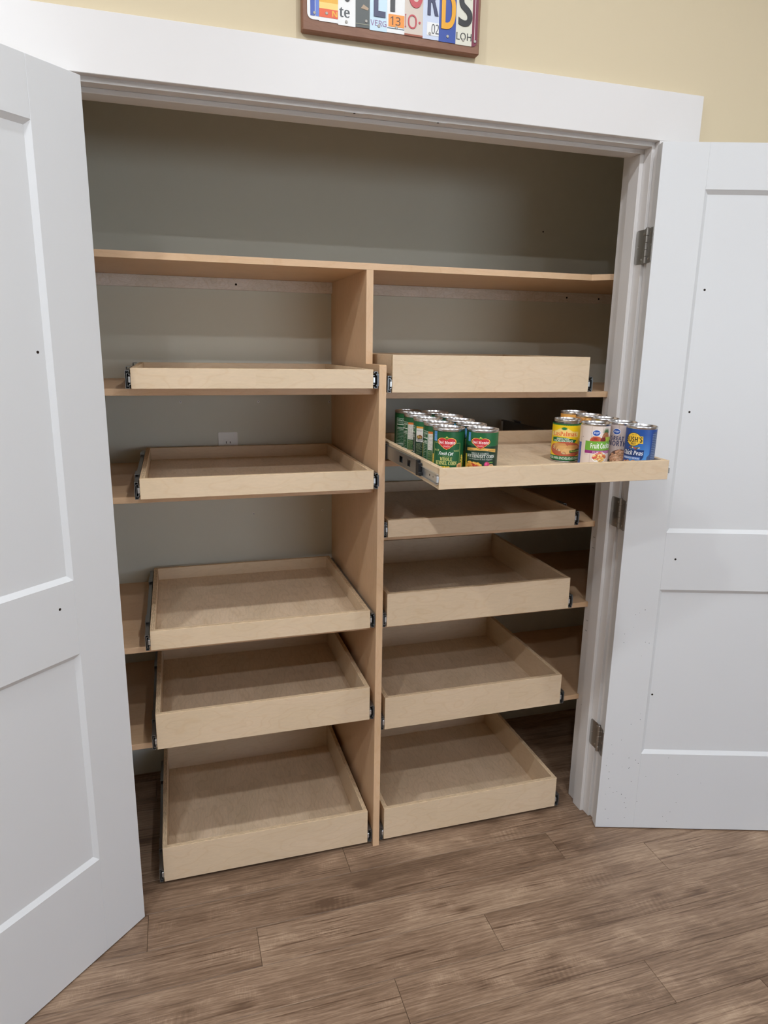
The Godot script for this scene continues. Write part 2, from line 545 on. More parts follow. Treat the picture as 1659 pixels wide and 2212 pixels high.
func sauce_label() -> Image:   # yellow enchilada sauce can
	var img := label_image(c8(246, 208, 26))
	fill_rect(img, 0, 0, 1024, 12, c8(40, 110, 60))
	for k in 52:
		fill_ell(img, k * 20, 12, 9, 7, c8(40, 110, 60))
	fill_poly(img, PackedVector2Array([Vector2(300, 150), Vector2(300, 108), Vector2(390, 80), Vector2(440, 52), Vector2(520, 52), Vector2(580, 88), Vector2(662, 92), Vector2(662, 158)]), c8(252, 224, 140))
	for k in 14:
		var a := TAU * k / 14.0
		fill_poly(img, PackedVector2Array([Vector2(480 + 12 * cos(a + 0.5), 56 + 8 * sin(a + 0.5)), Vector2(480 + 46 * cos(a), 56 + 24 * sin(a)), Vector2(480 + 12 * cos(a - 0.5), 56 + 8 * sin(a - 0.5))]), c8(34, 120, 66))
	fill_ell(img, 480, 56, 28, 16, c8(34, 120, 66))
	text(img, "LasPalmas.", 492, 120, 56, c8(236, 92, 48), "serif_bold", 300)
	fill_poly(img, PackedVector2Array([Vector2(330, 172), Vector2(400, 162), Vector2(500, 166), Vector2(640, 194), Vector2(606, 240), Vector2(480, 222), Vector2(336, 222)]), c8(30, 112, 62))
	text(img, "GREEN CHILE", 470, 182, 22, c8(250, 250, 240), "sans_bold", 150, 0.0, 0.0); text(img, "ENCHILADA SAUCE", 476, 208, 24, c8(250, 250, 240), "sans_bold", 232)
	fill_ell(img, 520, 312, 220, 94, c8(206, 84, 56)); fill_ell(img, 520, 306, 204, 82, c8(190, 100, 74))
	for k in 4:
		var cx: float = [400, 450, 560, 520][k]; var cy: float = [270, 300, 290, 330][k]
		fill_poly(img, PackedVector2Array([Vector2(cx - 60, cy + 14), Vector2(cx - 20, cy - 34), Vector2(cx + 100, cy - 34), Vector2(cx + 130, cy - 4), Vector2(cx + 20, cy + 36), Vector2(cx - 40, cy + 40)]), [c8(214, 158, 96), c8(226, 176, 110), c8(216, 164, 100), c8(232, 186, 122)][k])
		blobs(img, cx - 30, cy + 24, 24, 16, 16, 6, [c8(240, 222, 190), c8(206, 140, 90), c8(180, 110, 70)], 40 + k)
	fill_poly(img, PackedVector2Array([Vector2(560, 320), Vector2(744, 300), Vector2(744, 334), Vector2(560, 352)]), c8(40, 90, 44)); text(img, "Medium/Medio", 652, 328, 20, c8(226, 240, 120), "sans_bold", 160, 0.1)
	fill_poly(img, PackedVector2Array([Vector2(668, 250), Vector2(672, 176), Vector2(684, 176), Vector2(690, 250)]), c8(230, 190, 120)); fill_rect(img, 674, 216, 686, 252, c8(170, 70, 30))
	fill_rect(img, 704, 200, 760, 214, c8(60, 110, 50)); lines_of_print(img, 704, 176, 760, 250, 4, c8(110, 90, 20), 44)
	lines_of_print(img, 640, 350, 756, 384, 3, c8(60, 50, 20), 45)
	fill_rect(img, 0, 392, 1024, 448, c8(36, 112, 60)); text(img, "SALSA PARA ENCHILADAS VERDES", 500, 420, 30, c8(232, 240, 226), "sans_bold", 430)
	return img

func badge(img: Image, cx: float, cy: float, s: float) -> void:   # round blue badge of the white-board labels
	fill_ell(img, cx, cy, 46 * s, 36 * s, c8(250, 250, 252)); fill_ell(img, cx, cy, 41 * s, 31 * s, c8(36, 84, 172))
	text(img, "Kroger", cx, cy, 30 * s, c8(252, 252, 255), "serif_bold", 62 * s, 0.2)

func boards(img: Image, col: Color) -> void:
	for k in 8:
		fill_rect(img, k * 128 + 90, 0, k * 128 + 94, 448, col)
	var r := RandomNumberGenerator.new(); r.seed = 61
	for k in 10:
		fill_ell(img, r.randf() * 1024, r.randf() * 200, 9, 5, col)

func fruit_label() -> Image:
	var img := label_image(c8(233, 217, 207))
	boards(img, c8(196, 176, 166))
	fill_rect(img, 258, 190, 352, 448, c8(44, 84, 172)); lines_of_print(img, 266, 205, 346, 430, 16, c8(150, 176, 220), 51)
	lines_of_print(img, 330, 130, 360, 190, 4, c8(150, 140, 136), 57)
	badge(img, 528, 74, 1.0)
	# pineapple, peach, cherries
	for k in 13:
		var a := -PI / 2 + (k - 6) * 0.2
		fill_poly(img, PackedVector2Array([Vector2(650 - 10, 92), Vector2(650 + 70 * cos(a), 88 + 84 * sin(a)), Vector2(650 + 10, 92)]), [c8(52, 86, 50), c8(80, 116, 66)][k % 2])
	fill_ell(img, 646, 122, 52, 56, c8(164, 104, 64)); blobs(img, 646, 120, 44, 48, 46, 8, [c8(196, 134, 90), c8(150, 92, 58), c8(210, 150, 110)], 52)
	fill_rect(img, 640, 120, 760, 170, c8(176, 190, 70))
	fill_ell(img, 530, 160, 68, 50, c8(206, 104, 62)); fill_ell(img, 520, 150, 40, 30, c8(190, 76, 58)); fill_ell(img, 522, 140, 20, 12, c8(150, 60, 50)); fill_ell(img, 612, 152, 34, 34, c8(120, 30, 34))
	fill_rect(img, 412, 165, 760, 268, c8(118, 176, 64)); text(img, "Fruit Cocktail", 610, 215, 62, c8(255, 255, 252), "sans_bold", 270)
	fill_rect(img, 412, 268, 760, 302, c8(152, 52, 124)); text(img, "IN HEAVY SYRUP", 610, 286, 21, c8(236, 190, 222), "serif_bold", 216)
	lines_of_print(img, 414, 312, 470, 320, 1, c8(150, 140, 136), 58)
	fill_ell(img, 590, 345, 92, 62, c8(250, 246, 242)); blobs(img, 590, 336, 74, 46, 60, 16, [c8(244, 196, 110), c8(238, 150, 70), c8(226, 90, 76), c8(250, 214, 140)], 53)
	fill_rect(img, 412, 303, 760, 308, c8(233, 217, 207))
	return img

func bean_label() -> Image:   # white-board label with a heap of beans
	var img := label_image(c8(205, 190, 186))
	boards(img, c8(170, 152, 148))
	badge(img, 452, 74, 1.0)
	text(img, "GREAT", 462, 148, 46, c8(48, 60, 104), "sans_bold", 158); text(img, "NORTHERN", 530, 206, 58, c8(42, 54, 100), "sans_bold", 330)
	lines_of_print(img, 350, 238, 392, 258, 2, c8(120, 110, 110), 62)
	fill_ell(img, 520, 400, 140, 130, c8(110, 84, 76))
	blobs(img, 525, 386, 125, 106, 190, 17, [c8(222, 172, 136), c8(232, 186, 150), c8(210, 156, 120)], 63)
	fill_rect(img, 300, 340, 352, 448, c8(52, 44, 60)); fill_rect(img, 330, 400, 380, 448, c8(120, 140, 110))
	return img

func chickpea_label() -> Image:
	var img := label_image(c8(34, 74, 150))
	for y in 448:
		var t := clampf((y - 60) / 240.0, 0, 1)
		img.fill_rect(Rect2i(430, y, 220, 1), c8(40, 84, 160).lerp(c8(72, 140, 210), t))
	fill_poly(img, PackedVector2Array([Vector2(680, 30), Vector2(780, 30), Vector2(780, 440), Vector2(620, 440), Vector2(620, 300), Vector2(665, 250)]), c8(60, 84, 130)); lines_of_print(img, 672, 44, 770, 425, 20, c8(176, 192, 216), 71)
	fill_ell(img, 460, 112, 84, 74, c8(30, 40, 70)); fill_ell(img, 460, 112, 79, 69, c8(246, 200, 64))
	fill_poly(img, PackedVector2Array([Vector2(380, 84), Vector2(560, 74), Vector2(566, 154), Vector2(380, 148)]), c8(246, 200, 64))
	text(img, "BUSH'S", 462, 112, 58, c8(28, 30, 40), "sans_bold", 186); text(img, "BEST", 462, 158, 22, c8(28, 30, 40), "sans_bold", 56); text(img, "SINCE 1908", 462, 62, 8, c8(60, 60, 50), "sans", 52)
	blobs(img, 478, 202, 60, 14, 26, 9, [c8(200, 60, 60), c8(90, 140, 80), c8(226, 196, 160), c8(120, 80, 60)], 72)
	fill_poly(img, PackedVector2Array([Vector2(330, 222), Vector2(585, 222), Vector2(585, 300), Vector2(565, 330), Vector2(330, 300)]), c8(28, 58, 116)); text(img, "Chick Peas", 458, 256, 52, c8(246, 246, 250), "serif_bold", 240, 0.2)
	fill_rect(img, 330, 300, 552, 332, c8(70, 116, 190)); text(img, "GARBANZO BEANS", 440, 316, 20, c8(226, 236, 250), "sans_bold", 208)
	blobs(img, 440, 392, 120, 50, 120, 17, [c8(196, 134, 84), c8(214, 154, 104), c8(180, 116, 70)], 73)
	fill_rect(img, 505, 372, 600, 420, c8(226, 230, 196)); text(img, "Good Source", 545, 396, 16, c8(80, 90, 80), "sans_bold", 62)
	return img

func orange_label(kind: int) -> Image:
	var img := label_image([c8(238, 176, 92), c8(206, 150, 88), c8(228, 216, 208)][kind])
	if kind == 0:
		fill_ell(img, 500, 110, 130, 70, c8(70, 30, 40)); fill_ell(img, 500, 112, 122, 62, c8(226, 180, 120)); fill_ell(img, 500, 116, 112, 54, c8(120, 40, 60)); text(img, "S", 500, 116, 40, c8(250, 240, 230), "serif_bold")
	elif kind == 1:
		blobs(img, 440, 90, 160, 80, 60, 26, [c8(226, 160, 84), c8(236, 182, 110), c8(196, 140, 84)], 81)
	else:
		boards(img, c8(188, 176, 170)); fill_ell(img, 512, 40, 8, 6, c8(120, 70, 60))
	return img

# ------------------------------------------------------------------ builders
# a food can standing on its base: label of radius rl, height h, tinned rims and a lid with rings
func can_proto(tex: ImageTexture, h := 0.1127, r := 0.0365, rl := -1.0, label_to := -1.0) -> Node3D:
	var o := Node3D.new()
	var st := mb()
	var top := h - 0.006 if label_to < 0 else label_to
	var lab := r if rl < 0 else rl
	var lm := mat(Color.WHITE, 0.38, 0.0, tex)
	lathe(st, [Vector2(lab, 0.0055), Vector2(lab, top)], 64)
	if rl > 0:   # loose paper sleeve: its inside too
		lathe(st, [Vector2(lab - 0.0004, top), Vector2(lab - 0.0004, 0.0055)], 64)
	part("paper_label", st.commit(), lm, o)
	st = mb()
	lathe(st, [Vector2(0, 0.002), Vector2(r * 0.9, 0.002), Vector2(r * 0.96, 0), Vector2(r + 0.0008, 0.001), Vector2(r + 0.0010, 0.003), Vector2(r - 0.0002, 0.0056)], 48)
	if rl > 0 or label_to > 0:
		lathe(st, [Vector2(r - 0.0006, 0.0056), Vector2(r - 0.0006, h - 0.006)], 48)
	part("tin_body", st.commit(), M.tin, o)
	st = mb()
	lathe(st, [Vector2(r - 0.0002, h - 0.0062), Vector2(r + 0.0006, h - 0.0042), Vector2(r + 0.0010, h - 0.0015), Vector2(r + 0.0004, h), Vector2(r - 0.0012, h - 0.0002), Vector2(r - 0.0026, h - 0.0042), Vector2(r - 0.006, h - 0.0046), Vector2(r - 0.0075, h - 0.0036), Vector2(r - 0.009, h - 0.0046), Vector2(r - 0.0125, h - 0.0040), Vector2(r - 0.014, h - 0.0048), Vector2(0, h - 0.0048)], 48)
	part("lid", st.commit(), M.tin, o)
	return o

func put_can(proto: Node3D, called: String, label: String, x: float, z: float, turn_deg: float, group: String) -> void:
	var o: Node3D = proto.duplicate()
	o.name = numbered(called)
	add_child(o, true)
	o.position = Vector3(x, 1.2016 + 0.0142 + 0.022 * (0.267 - z), z)
	o.basis = Basis(Vector3.RIGHT, 0.022) * Basis(Vector3.UP, deg_to_rad(turn_deg))
	o.set_meta("label", label)
	o.set_meta("category", "food can")
	o.set_meta("group", group)

# channel profile, open to side "open" (+1 or -1 along x), web at x = 0
func channel(st: SurfaceTool, open: float, x: float, y0: float, y1: float, depth: float, lip: float, z0: float, z1: float, t := 0.0012) -> void:
	var bx := func(xa: float, ya: float, xb: float, yb: float) -> void:
		var p := x + open * xa; var q := x + open * xb
		cbox(st, Vector3(minf(p, q), ya, z0), Vector3(maxf(p, q), yb, z1), 0.0)
	bx.call(0.0, y0, t, y1)
	bx.call(t, y0, depth, y0 + t)
	bx.call(t, y1 - t, depth, y1)
	if lip > 0:
		bx.call(depth - t, y0 + t, depth, y0 + lip)
		bx.call(depth - t, y1 - lip, depth, y1 - t)

func slide(label: String, x_mount: float, side: float, y0: float, z_front: float, length: float, mid_shift: float, brackets: bool, shelf_y: float, group: String) -> void:
	# side = +1: the web stands on the left and opens to the right
	var o := thing("drawer_slide", label, "drawer slide", Vector3(x_mount, y0, z_front), group)
	var st := mb()
	channel(st, side, 0.0, 0.0005, 0.0435, 0.0095, 0.004, -length, 0.0)
	part("outer_channel", st.commit(), M.zinc, o)
	st = mb()
	var f := mid_shift
	if mid_shift > 0.01:   # pulled out: web with the two oblong holes of the ball cage
		var w0 := 0.0031 * side; var w1 := 0.0043 * side
		var xa := minf(w0, w1); var xb := maxf(w0, w1)
		var y_lo := 0.005; var y_hi := 0.039
		for s in [[-length + f, f - 0.135, y_lo, y_hi], [f - 0.135, f - 0.108, y_lo, 0.014], [f - 0.135, f - 0.108, 0.030, y_hi], [f - 0.108, f - 0.072, y_lo, y_hi], [f - 0.072, f - 0.048, y_lo, 0.014], [f - 0.072, f - 0.048, 0.030, y_hi], [f - 0.048, f, y_lo, y_hi]]:
			cbox(st, Vector3(xa, s[2], s[0]), Vector3(xb, s[3], s[1]), 0.0)
		for yy in [[y_lo, 0.0062], [0.0378, y_hi]]:
			var xc := 0.0043 * side; var xd := 0.0105 * side
			cbox(st, Vector3(minf(xc, xd), yy[0], -length + f), Vector3(maxf(xc, xd), yy[1], f), 0.0)
			cbox(st, Vector3(minf(xd, xd - 0.0012 * side), yy[0] - (0.0 if yy[0] < 0.02 else 0.004), -length + f), Vector3(maxf(xd, xd - 0.0012 * side), yy[1] + (0.004 if yy[0] < 0.02 else 0.0), f), 0.0)
		part("middle_channel", st.commit(), M.zinc, o)
		st = mb()
		var b0 := 0.0018 * side; var b1 := 0.0112 * side
		cbox(st, Vector3(minf(b0, b1), 0.003, f - 0.006), Vector3(maxf(b0, b1), 0.040, f + 0.002), 0.001)
		cbox(st, Vector3(minf(b0, b1), 0.009, f + 0.002), Vector3(maxf(b0, b1), 0.034, f + 0.014), 0.001)
		cbox(st, Vector3(minf(b0, b1), 0.004, f + 0.002), Vector3(maxf(b0, b1), 0.013, f + 0.020), 0.001)
		part("stop_block", st.commit(), M.black, o)
	else:
		channel(st, side, 0.0032, 0.0062, 0.0378, 0.0066, 0.0038, -length + f, f - 0.002)
		part("middle_channel", st.commit(), M.zinc, o)
	st = mb()   # ball cages: the dark inside
	for yy in [0.0022, 0.0392]:
		var b0 := 0.0022 * side; var b1 := 0.0086 * side
		cbox(st, Vector3(minf(b0, b1), yy, -length + 0.05), Vector3(maxf(b0, b1), yy + 0.0032, -0.012), 0.0)
	part("ball_cage", st.commit(), M.dark_metal, o)
	if brackets:
		for z in [-0.10, -0.44]:
			st = mb()
			var ex := -0.0013 * side
			var d := shelf_y - y0
			cbox(st, Vector3(minf(0.0, ex), d, z - 0.025), Vector3(maxf(0.0, ex), 0.051, z + 0.025), 0.0)
			var fx := 0.010 * side
			cbox(st, Vector3(minf(0.0, fx), d, z - 0.025), Vector3(maxf(0.0, fx), d + 0.0014, z + 0.025), 0.0)
			cbox(st, Vector3(minf(0.0, 0.010 * side), 0.0496, z - 0.025), Vector3(maxf(0.0, 0.010 * side), 0.051, z + 0.025), 0.0)
			part("mounting_bracket", st.commit(), M.zinc, o)

# a roll-out tray: origin at the middle of its front's foot
func drawer(label: String, x0: float, x1: float, y0: float, y1: float, zf: float, tilt := 0.0, depth := 0.56, group := "") -> Node3D:
	var o := thing("pullout_drawer", label, "drawer", Vector3((x0 + x1) / 2, y0, zf), group)
	o.rotation.x = tilt
	var w := (x1 - x0) / 2; var h := y1 - y0; var t := 0.0123
	var wood := [M.birch, M.birch_edge]
	part("front_panel", ply_mesh(Vector3(-w, 0, -t), Vector3(w, h, 0), 2, 0), wood, o)
	part("back_panel", ply_mesh(Vector3(-w + t, 0, -depth), Vector3(w - t, h, -depth + t), 2, 0), wood, o)
	part("side_panel", ply_mesh(Vector3(-w, 0, -depth), Vector3(-w + t, h, -t - 0.0002), 0, 2), wood, o)
	part("side_panel", ply_mesh(Vector3(w - t, 0, -depth), Vector3(w, h, -t - 0.0002), 0, 2), wood, o)
	part("bottom_panel", ply_mesh(Vector3(-w + t, 0.003, -depth + t), Vector3(w - t, 0.0140, -t), 1, 2), [M.birch_bottom, M.birch_edge], o)
	for s in [-1.0, 1.0]:   # the inner members screwed to the sides
		var st := mb()
		channel(st, s, s * w, 0.0105, 0.0335, 0.0048, 0.0, -depth, -0.004, 0.0011)
		cbox(st, Vector3(minf(s * w, s * (w + 0.0062)), 0.0145, -0.016), Vector3(maxf(s * w, s * (w + 0.0062)), 0.0295, -0.0015), 0.001)
		part("slide_rail", st.commit(), M.zinc_light, o)
		if tilt != 0.0:
			for k in [[-0.058, 0.0028], [-0.036, 0.0018]]:
				var hole := part("rail_hole", disc_at(k[1], 0.0002), M.black, o.get_child(o.get_child_count() - 1))
				hole.position = Vector3(s * (w + 0.00112), 0.022, k[0])
				hole.basis = Basis(Vector3(0, 0, 1), -s * PI / 2)
	return o

# a door leaf with two sunk panels; local x runs from the hinge side, z is the face that shows
func door_leaf(called: String, label: String, at: Vector3, ang: float, width: float, holes: Array, flip: float) -> Node3D:
	var o := group_node(called, label, "door", at)
	o.rotation.y = ang
	# local: x from 0 to flip * width, face at z = 0, body back to z = -0.035
	var H := 2.026; var T := 0.035; var S := 0.122
	var X := func(a: float) -> float: return a * flip
	var bx := func(nm: String, a: float, b: float, ya: float, yb: float) -> void:
		var p: float = X.call(a); var q: float = X.call(b)
		part(nm, box_mesh(Vector3(minf(p, q), ya, -T), Vector3(maxf(p, q), yb, 0), 0.0007, 1), M.door_paint, o)
	bx.call("stile", 0.0, S, 0.0, H)
	bx.call("stile", width - S, width, 0.0, H)
	bx.call("rail", S, width - S, 0.0, 0.269)
	bx.call("rail", S, width - S, 0.814, 0.990)
	bx.call("rail", S, width - S, 1.913, H)
	for pn in [[0.269, 0.814], [0.990, 1.913]]:
		var st := mb()
		var d := 0.0085; var b := 0.0105
		var x0 := S; var x1 := width - S; var y0: float = pn[0]; var y1: float = pn[1]
		for side in [0.0, -T]:
			var sg := 1.0 if side == 0.0 else -1.0
			var outer := [Vector3(X.call(x0), y0, side - sg * 0.0006), Vector3(X.call(x1), y0, side - sg * 0.0006), Vector3(X.call(x1), y1, side - sg * 0.0006), Vector3(X.call(x0), y1, side - sg * 0.0006)]
			var inner := [Vector3(X.call(x0 + b), y0 + b, side - sg * d), Vector3(X.call(x1 - b), y0 + b, side - sg * d), Vector3(X.call(x1 - b), y1 - b, side - sg * d), Vector3(X.call(x0 + b), y1 - b, side - sg * d)]
			for k in 4:
				var a0: Vector3 = outer[k]; var a1: Vector3 = outer[(k + 1) % 4]; var i0: Vector3 = inner[k]; var i1: Vector3 = inner[(k + 1) % 4]
				var n := (a1 - a0).cross(i0 - a0).normalized()
				if n.z * sg < 0: n = -n
				quad(st, a0, a1, i1, i0, n)
			quad(st, inner[0], inner[1], inner[2], inner[3], Vector3(0, 0, sg))
		part("panel", st.commit(), M.door_paint, o)
	for hh in holes:
		var e := part("screw_hole", disc_at(0.0031, 0.0005, 12), M.hole, o)
		var sunk: float = -0.0085 if (hh[0] > S + 0.0105 and ((hh[1] > 0.28 and hh[1] < 0.80) or (hh[1] > 1.0 and hh[1] < 1.9))) else 0.0
		e.position = Vector3(X.call(hh[0]), hh[1], sunk - 0.0001)
		e.rotation.x = PI / 2
	return o

func hinge(label: String, y: float) -> void:
	# butt hinge between the right jamb (x = 1.391) and the edge of the right door
	var o := thing("door_hinge", label, "hinge", Vector3(1.389, y, -0.028), "door hinges on the right jamb")
	var st := mb()
	prism(st, round_rect(0.0, -0.0445, 0.044, 0.0445, 0.007), 2, -0.0009, 0.0009)
	var leaf: ArrayMesh = st.commit()
	var a := part("leaf", leaf, M.nickel, o)
	a.basis = Basis(Vector3(0, 0, -1), Vector3(0, 1, 0), Vector3(1, 0, 0))
	a.position = Vector3(0.0012, 0, -0.003)
	st = mb()
	prism(st, round_rect(0.0, -0.0445, 0.033, 0.0445, 0.006), 2, -0.0009, 0.0009)
	var b := part("leaf", st.commit(), M.nickel, o)
	# lies on the hinge edge of the door: from the pivot towards the door's inner corner
	var dirv := Vector3(1.3795 - 1.390, 0, 0.0125 + 0.0209).normalized()
	var nrm := Vector3(0, 1, 0).cross(dirv)
	b.basis = Basis(dirv, Vector3(0, 1, 0), dirv.cross(Vector3(0, 1, 0)))
	b.position = Vector3(1.390 - 1.389, 0, -0.0209 + 0.028) + dirv.cross(Vector3(0, 1, 0)) * 0.0008 - dirv * 0.001
	var face := dirv.cross(Vector3(0, 1, 0))
	if face.x > 0: b.position = Vector3(0.001, 0, 0.0071) - face * 0.0008
	for k in 5:
		st = mb()
		var y0 := -0.0445 + k * 0.0178
		lathe(st, [Vector2(0, y0), Vector2(0.0052, y0), Vector2(0.0058, y0 + 0.0006), Vector2(0.0058, y0 + 0.0168), Vector2(0.0052, y0 + 0.0174), Vector2(0, y0 + 0.0174)], 16)
		var kn := part("knuckle", st.commit(), M.nickel, o)
		kn.position = Vector3(-0.0015, 0, 0.0015)
	st = mb()
	lathe(st, [Vector2(0, 0.0430), Vector2(0.0044, 0.0430), Vector2(0.0044, 0.0465), Vector2(0.0025, 0.0478), Vector2(0, 0.0478)], 14)
	var pin := part("hinge_pin", st.commit(), M.nickel, o)
	pin.position = Vector3(-0.0015, 0, 0.0015)
	for k in [[0.012, 0.033], [0.034, 0.0], [0.014, -0.033]]:
		var s := part("screw", disc_at(0.0034, 0.0009, 12), M.screw, o)
		s.basis = Basis(Vector3(0, 0, 1), PI / 2)
		s.position = Vector3(0.0002, k[1], -0.003 - k[0])
	for k in [[0.012, 0.033], [0.024, 0.0], [0.012, -0.033]]:
		var s := part("screw", disc_at(0.0034, 0.0009, 12), M.screw, o)
		var out := face if face.x < 0 else -face
		var yb := out
		var xb := Vector3(0, 1, 0)
		s.basis = Basis(xb, yb, xb.cross(yb))
		s.position = Vector3(0.001, 0, 0.0071) + dirv * k[0] + Vector3(0, k[1], 0) + out * 0.0014

func letter(s: String, kind: String, x0: float, x1: float, y0: float, y1: float, z: float, m: Material, parent: Node3D, depth: float, origin: Vector3) -> void:
	var tm := text_mesh(s, kind, 0.1)
	var arr := tm.get_mesh_arrays()
	var v: PackedVector3Array = arr[Mesh.ARRAY_VERTEX]
	var lo := Vector3(1e9, 1e9, 1e9); var hi := -lo
	for p in v:
		lo = lo.min(p); hi = hi.max(p)
	var sc := Vector3((x1 - x0) / (hi.x - lo.x), (y1 - y0) / (hi.y - lo.y), depth / maxf(hi.z - lo.z, 1e-6))
	for i in v.size():
		v[i] = Vector3(x0 + (v[i].x - lo.x) * sc.x, y0 + (v[i].y - lo.y) * sc.y, z + (v[i].z - lo.z) * sc.z) - origin
	arr[Mesh.ARRAY_VERTEX] = v
	var am := ArrayMesh.new()
	var arr2 := []
	arr2.resize(Mesh.ARRAY_MAX)
	arr2[Mesh.ARRAY_VERTEX] = v
	arr2[Mesh.ARRAY_NORMAL] = arr[Mesh.ARRAY_NORMAL]
	arr2[Mesh.ARRAY_INDEX] = arr[Mesh.ARRAY_INDEX]
	am.add_surface_from_arrays(Mesh.PRIMITIVE_TRIANGLES, arr2)
	part("lettering", am, m, parent)

func plate(sign: Node3D, x0: float, x1: float, y0: float, m: Material, og: Vector3, corner := 0) -> MeshInstance3D:
	var st := mb()
	var y1 := 2.345
	var poly := PackedVector2Array()
	var r := 0.012
	if corner == -1:
		for k in 6:
			var a := PI + PI / 2 * k / 5.0
			poly.append(Vector2(x0 + r + r * cos(a), y0 + r + r * sin(a)))
		poly.append_array([Vector2(x1, y0), Vector2(x1, y1), Vector2(x0, y1)])
	elif corner == 1:
		poly.append(Vector2(x0, y0))
		for k in 6:
			var a := -PI / 2 + PI / 2 * k / 5.0
			poly.append(Vector2(x1 - r + r * cos(a), y0 + r + r * sin(a)))
		poly.append_array([Vector2(x1, y1), Vector2(x0, y1)])
	else:
		poly = PackedVector2Array([Vector2(x0, y0), Vector2(x1, y0), Vector2(x1, y1), Vector2(x0, y1)])
	for i in poly.size():
		poly[i] -= Vector2(og.x, og.y)
	prism(st, poly, 2, -0.0241 - og.z, -0.0230 - og.z)
	return part("license_plate_strip", st.commit(), m, sign)

func strip(parent: Node3D, x0: float, x1: float, y0: float, y1: float, z: float, m: Material, og: Vector3, called: String) -> void:
	part(called, box_mesh(Vector3(x0, y0, z) - og, Vector3(x1, y1, z + 0.0006) - og, 0.0), m, parent)

func sign_board() -> void:
	var og := Vector3(0.664, 2.180, -0.046)
	var o := thing("wall_sign", "wooden wall sign of colourful licence plate strips spelling a name above the closet header", "wall sign", og)
	var st := mb()
	cbox(st, Vector3(0.4545, 2.1797, -0.0455) - og, Vector3(0.8748, 2.362, -0.0245) - og, 0.0025, 0)
	part("backing_board", st.commit(), M.walnut, o)
	var bolt := func(x: float, y: float, p: Node3D) -> void:
		var b := part("bolt", disc_at(0.0033, 0.0016, 12), M.bolt, p)
		b.position = Vector3(x, y, -0.0229) - og
		b.rotation.x = PI / 2
	var white := mat(c8(238, 238, 236), 0.35); var blue := mat(c8(52, 84, 176), 0.35); var black := mat(c8(44, 44, 46), 0.4)
	var navy := mat(c8(50, 54, 92), 0.4); var ice := mat(c8(200, 226, 240), 0.35)
	var p := plate(o, 0.4655, 0.4918, 2.2025, white, og, -1)
	strip(p, 0.4725, 0.4822, 2.2095, 2.3, -0.02295, blue, og, "printed_panel"); strip(p, 0.4838, 0.4915, 2.2095, 2.3, -0.02295, mat(c8(88, 120, 206), 0.35), og, "printed_panel"); bolt.call(0.4815, 2.2150, p)
	p = plate(o, 0.4919, 0.5341, 2.2015, white, og)
	strip(p, 0.4922, 0.534, 2.2095, 2.226, -0.02295, mat(c8(232, 92, 44), 0.4), og, "printed_panel"); strip(p, 0.4922, 0.534, 2.226, 2.238, -0.02295, mat(c8(246, 214, 120), 0.4), og, "printed_panel"); strip(p, 0.4922, 0.534, 2.238, 2.30, -0.02295, mat(c8(240, 180, 50), 0.4), og, "printed_panel")
	letter("N", "sans_bold", 0.5205, 0.5325, 2.2125, 2.2235, -0.0224, mat(c8(240, 180, 50), 0.4), p, 0.0004, og); bolt.call(0.5084, 2.2175, p)
	p = plate(o, 0.5342, 0.5739, 2.1995, white, og)
	letter("te", "serif_bold", 0.5368, 0.5606, 2.2152, 2.2335, -0.0229, mat(c8(72, 76, 80), 0.4), p, 0.0005, og); letter("O", "sans_bold", 0.5445, 0.5655, 2.2462, 2.316, -0.0229, black, p, 0.0016, og); bolt.call(0.553, 2.2068, p)
	p = plate(o, 0.5740, 0.6067, 2.2005, mat(c8(60, 66, 62), 0.35), og)
	strip(p, 0.5745, 0.606, 2.2065, 2.2078, -0.02295, mat(c8(150, 150, 128), 0.4), og, "printed_line"); bolt.call(0.5985, 2.2140, p)
	st = mb(); prism(st, PackedVector2Array([Vector2(0.586, 2.238), Vector2(0.602, 2.2355), Vector2(0.604, 2.240), Vector2(0.592, 2.246)]), 2, -0.02295, -0.0224)
	part("printed_emblem", st.commit(), mat(c8(176, 150, 120), 0.4), p).position = -og
	p = plate(o, 0.6068, 0.6470, 2.1985, ice, og)
	letter("L", "sans_bold", 0.6160, 0.6430, 2.2262, 2.296, -0.0229, navy, p, 0.0016, og); letter("VERG", "sans", 0.6085, 0.6455, 2.2085, 2.2195, -0.0229, mat(c8(150, 110, 160), 0.4), p, 0.0004, og); bolt.call(0.628, 2.2085, p)
	p = plate(o, 0.6471, 0.6885, 2.1990, white, og)
	letter("F", "sans_bold", 0.6545, 0.6830, 2.2412, 2.311, -0.0229, black, p, 0.0016, og)
	strip(p, 0.6505, 0.6878, 2.2115, 2.2358, -0.02295, mat(c8(244, 150, 44), 0.4), og, "registration_sticker"); letter("13", "sans", 0.6545, 0.6785, 2.2150, 2.2315, -0.0223, mat(c8(90, 60, 40), 0.4), p, 0.0004, og); strip(p, 0.6475, 0.688, 2.2075, 2.2088, -0.02295, mat(c8(60, 100, 120), 0.4), og, "printed_line"); bolt.call(0.669, 2.2105, p)
	p = plate(o, 0.6886, 0.7323, 2.1985, mat(c8(214, 200, 186), 0.4), og)
	var red := mat(c8(196, 66, 74), 0.4)
	letter("O", "sans_bold", 0.6968, 0.7318, 2.2555, 2.326, -0.0229, red, p, 0.0016, og); letter("O", "sans", 0.6965, 0.7175, 2.2132, 2.2412, -0.0229, red, p, 0.0012, og)
	letter("I", "sans", 0.6895, 0.6920, 2.2145, 2.2405, -0.0229, red, p, 0.0010, og); letter(".", "sans_bold", 0.7222, 0.7268, 2.2245, 2.2292, -0.0229, red, p, 0.0010, og); strip(p, 0.6886, 0.7323, 2.1985, 2.2022, -0.02295, mat(c8(166, 96, 76), 0.6), og, "rust_edge")
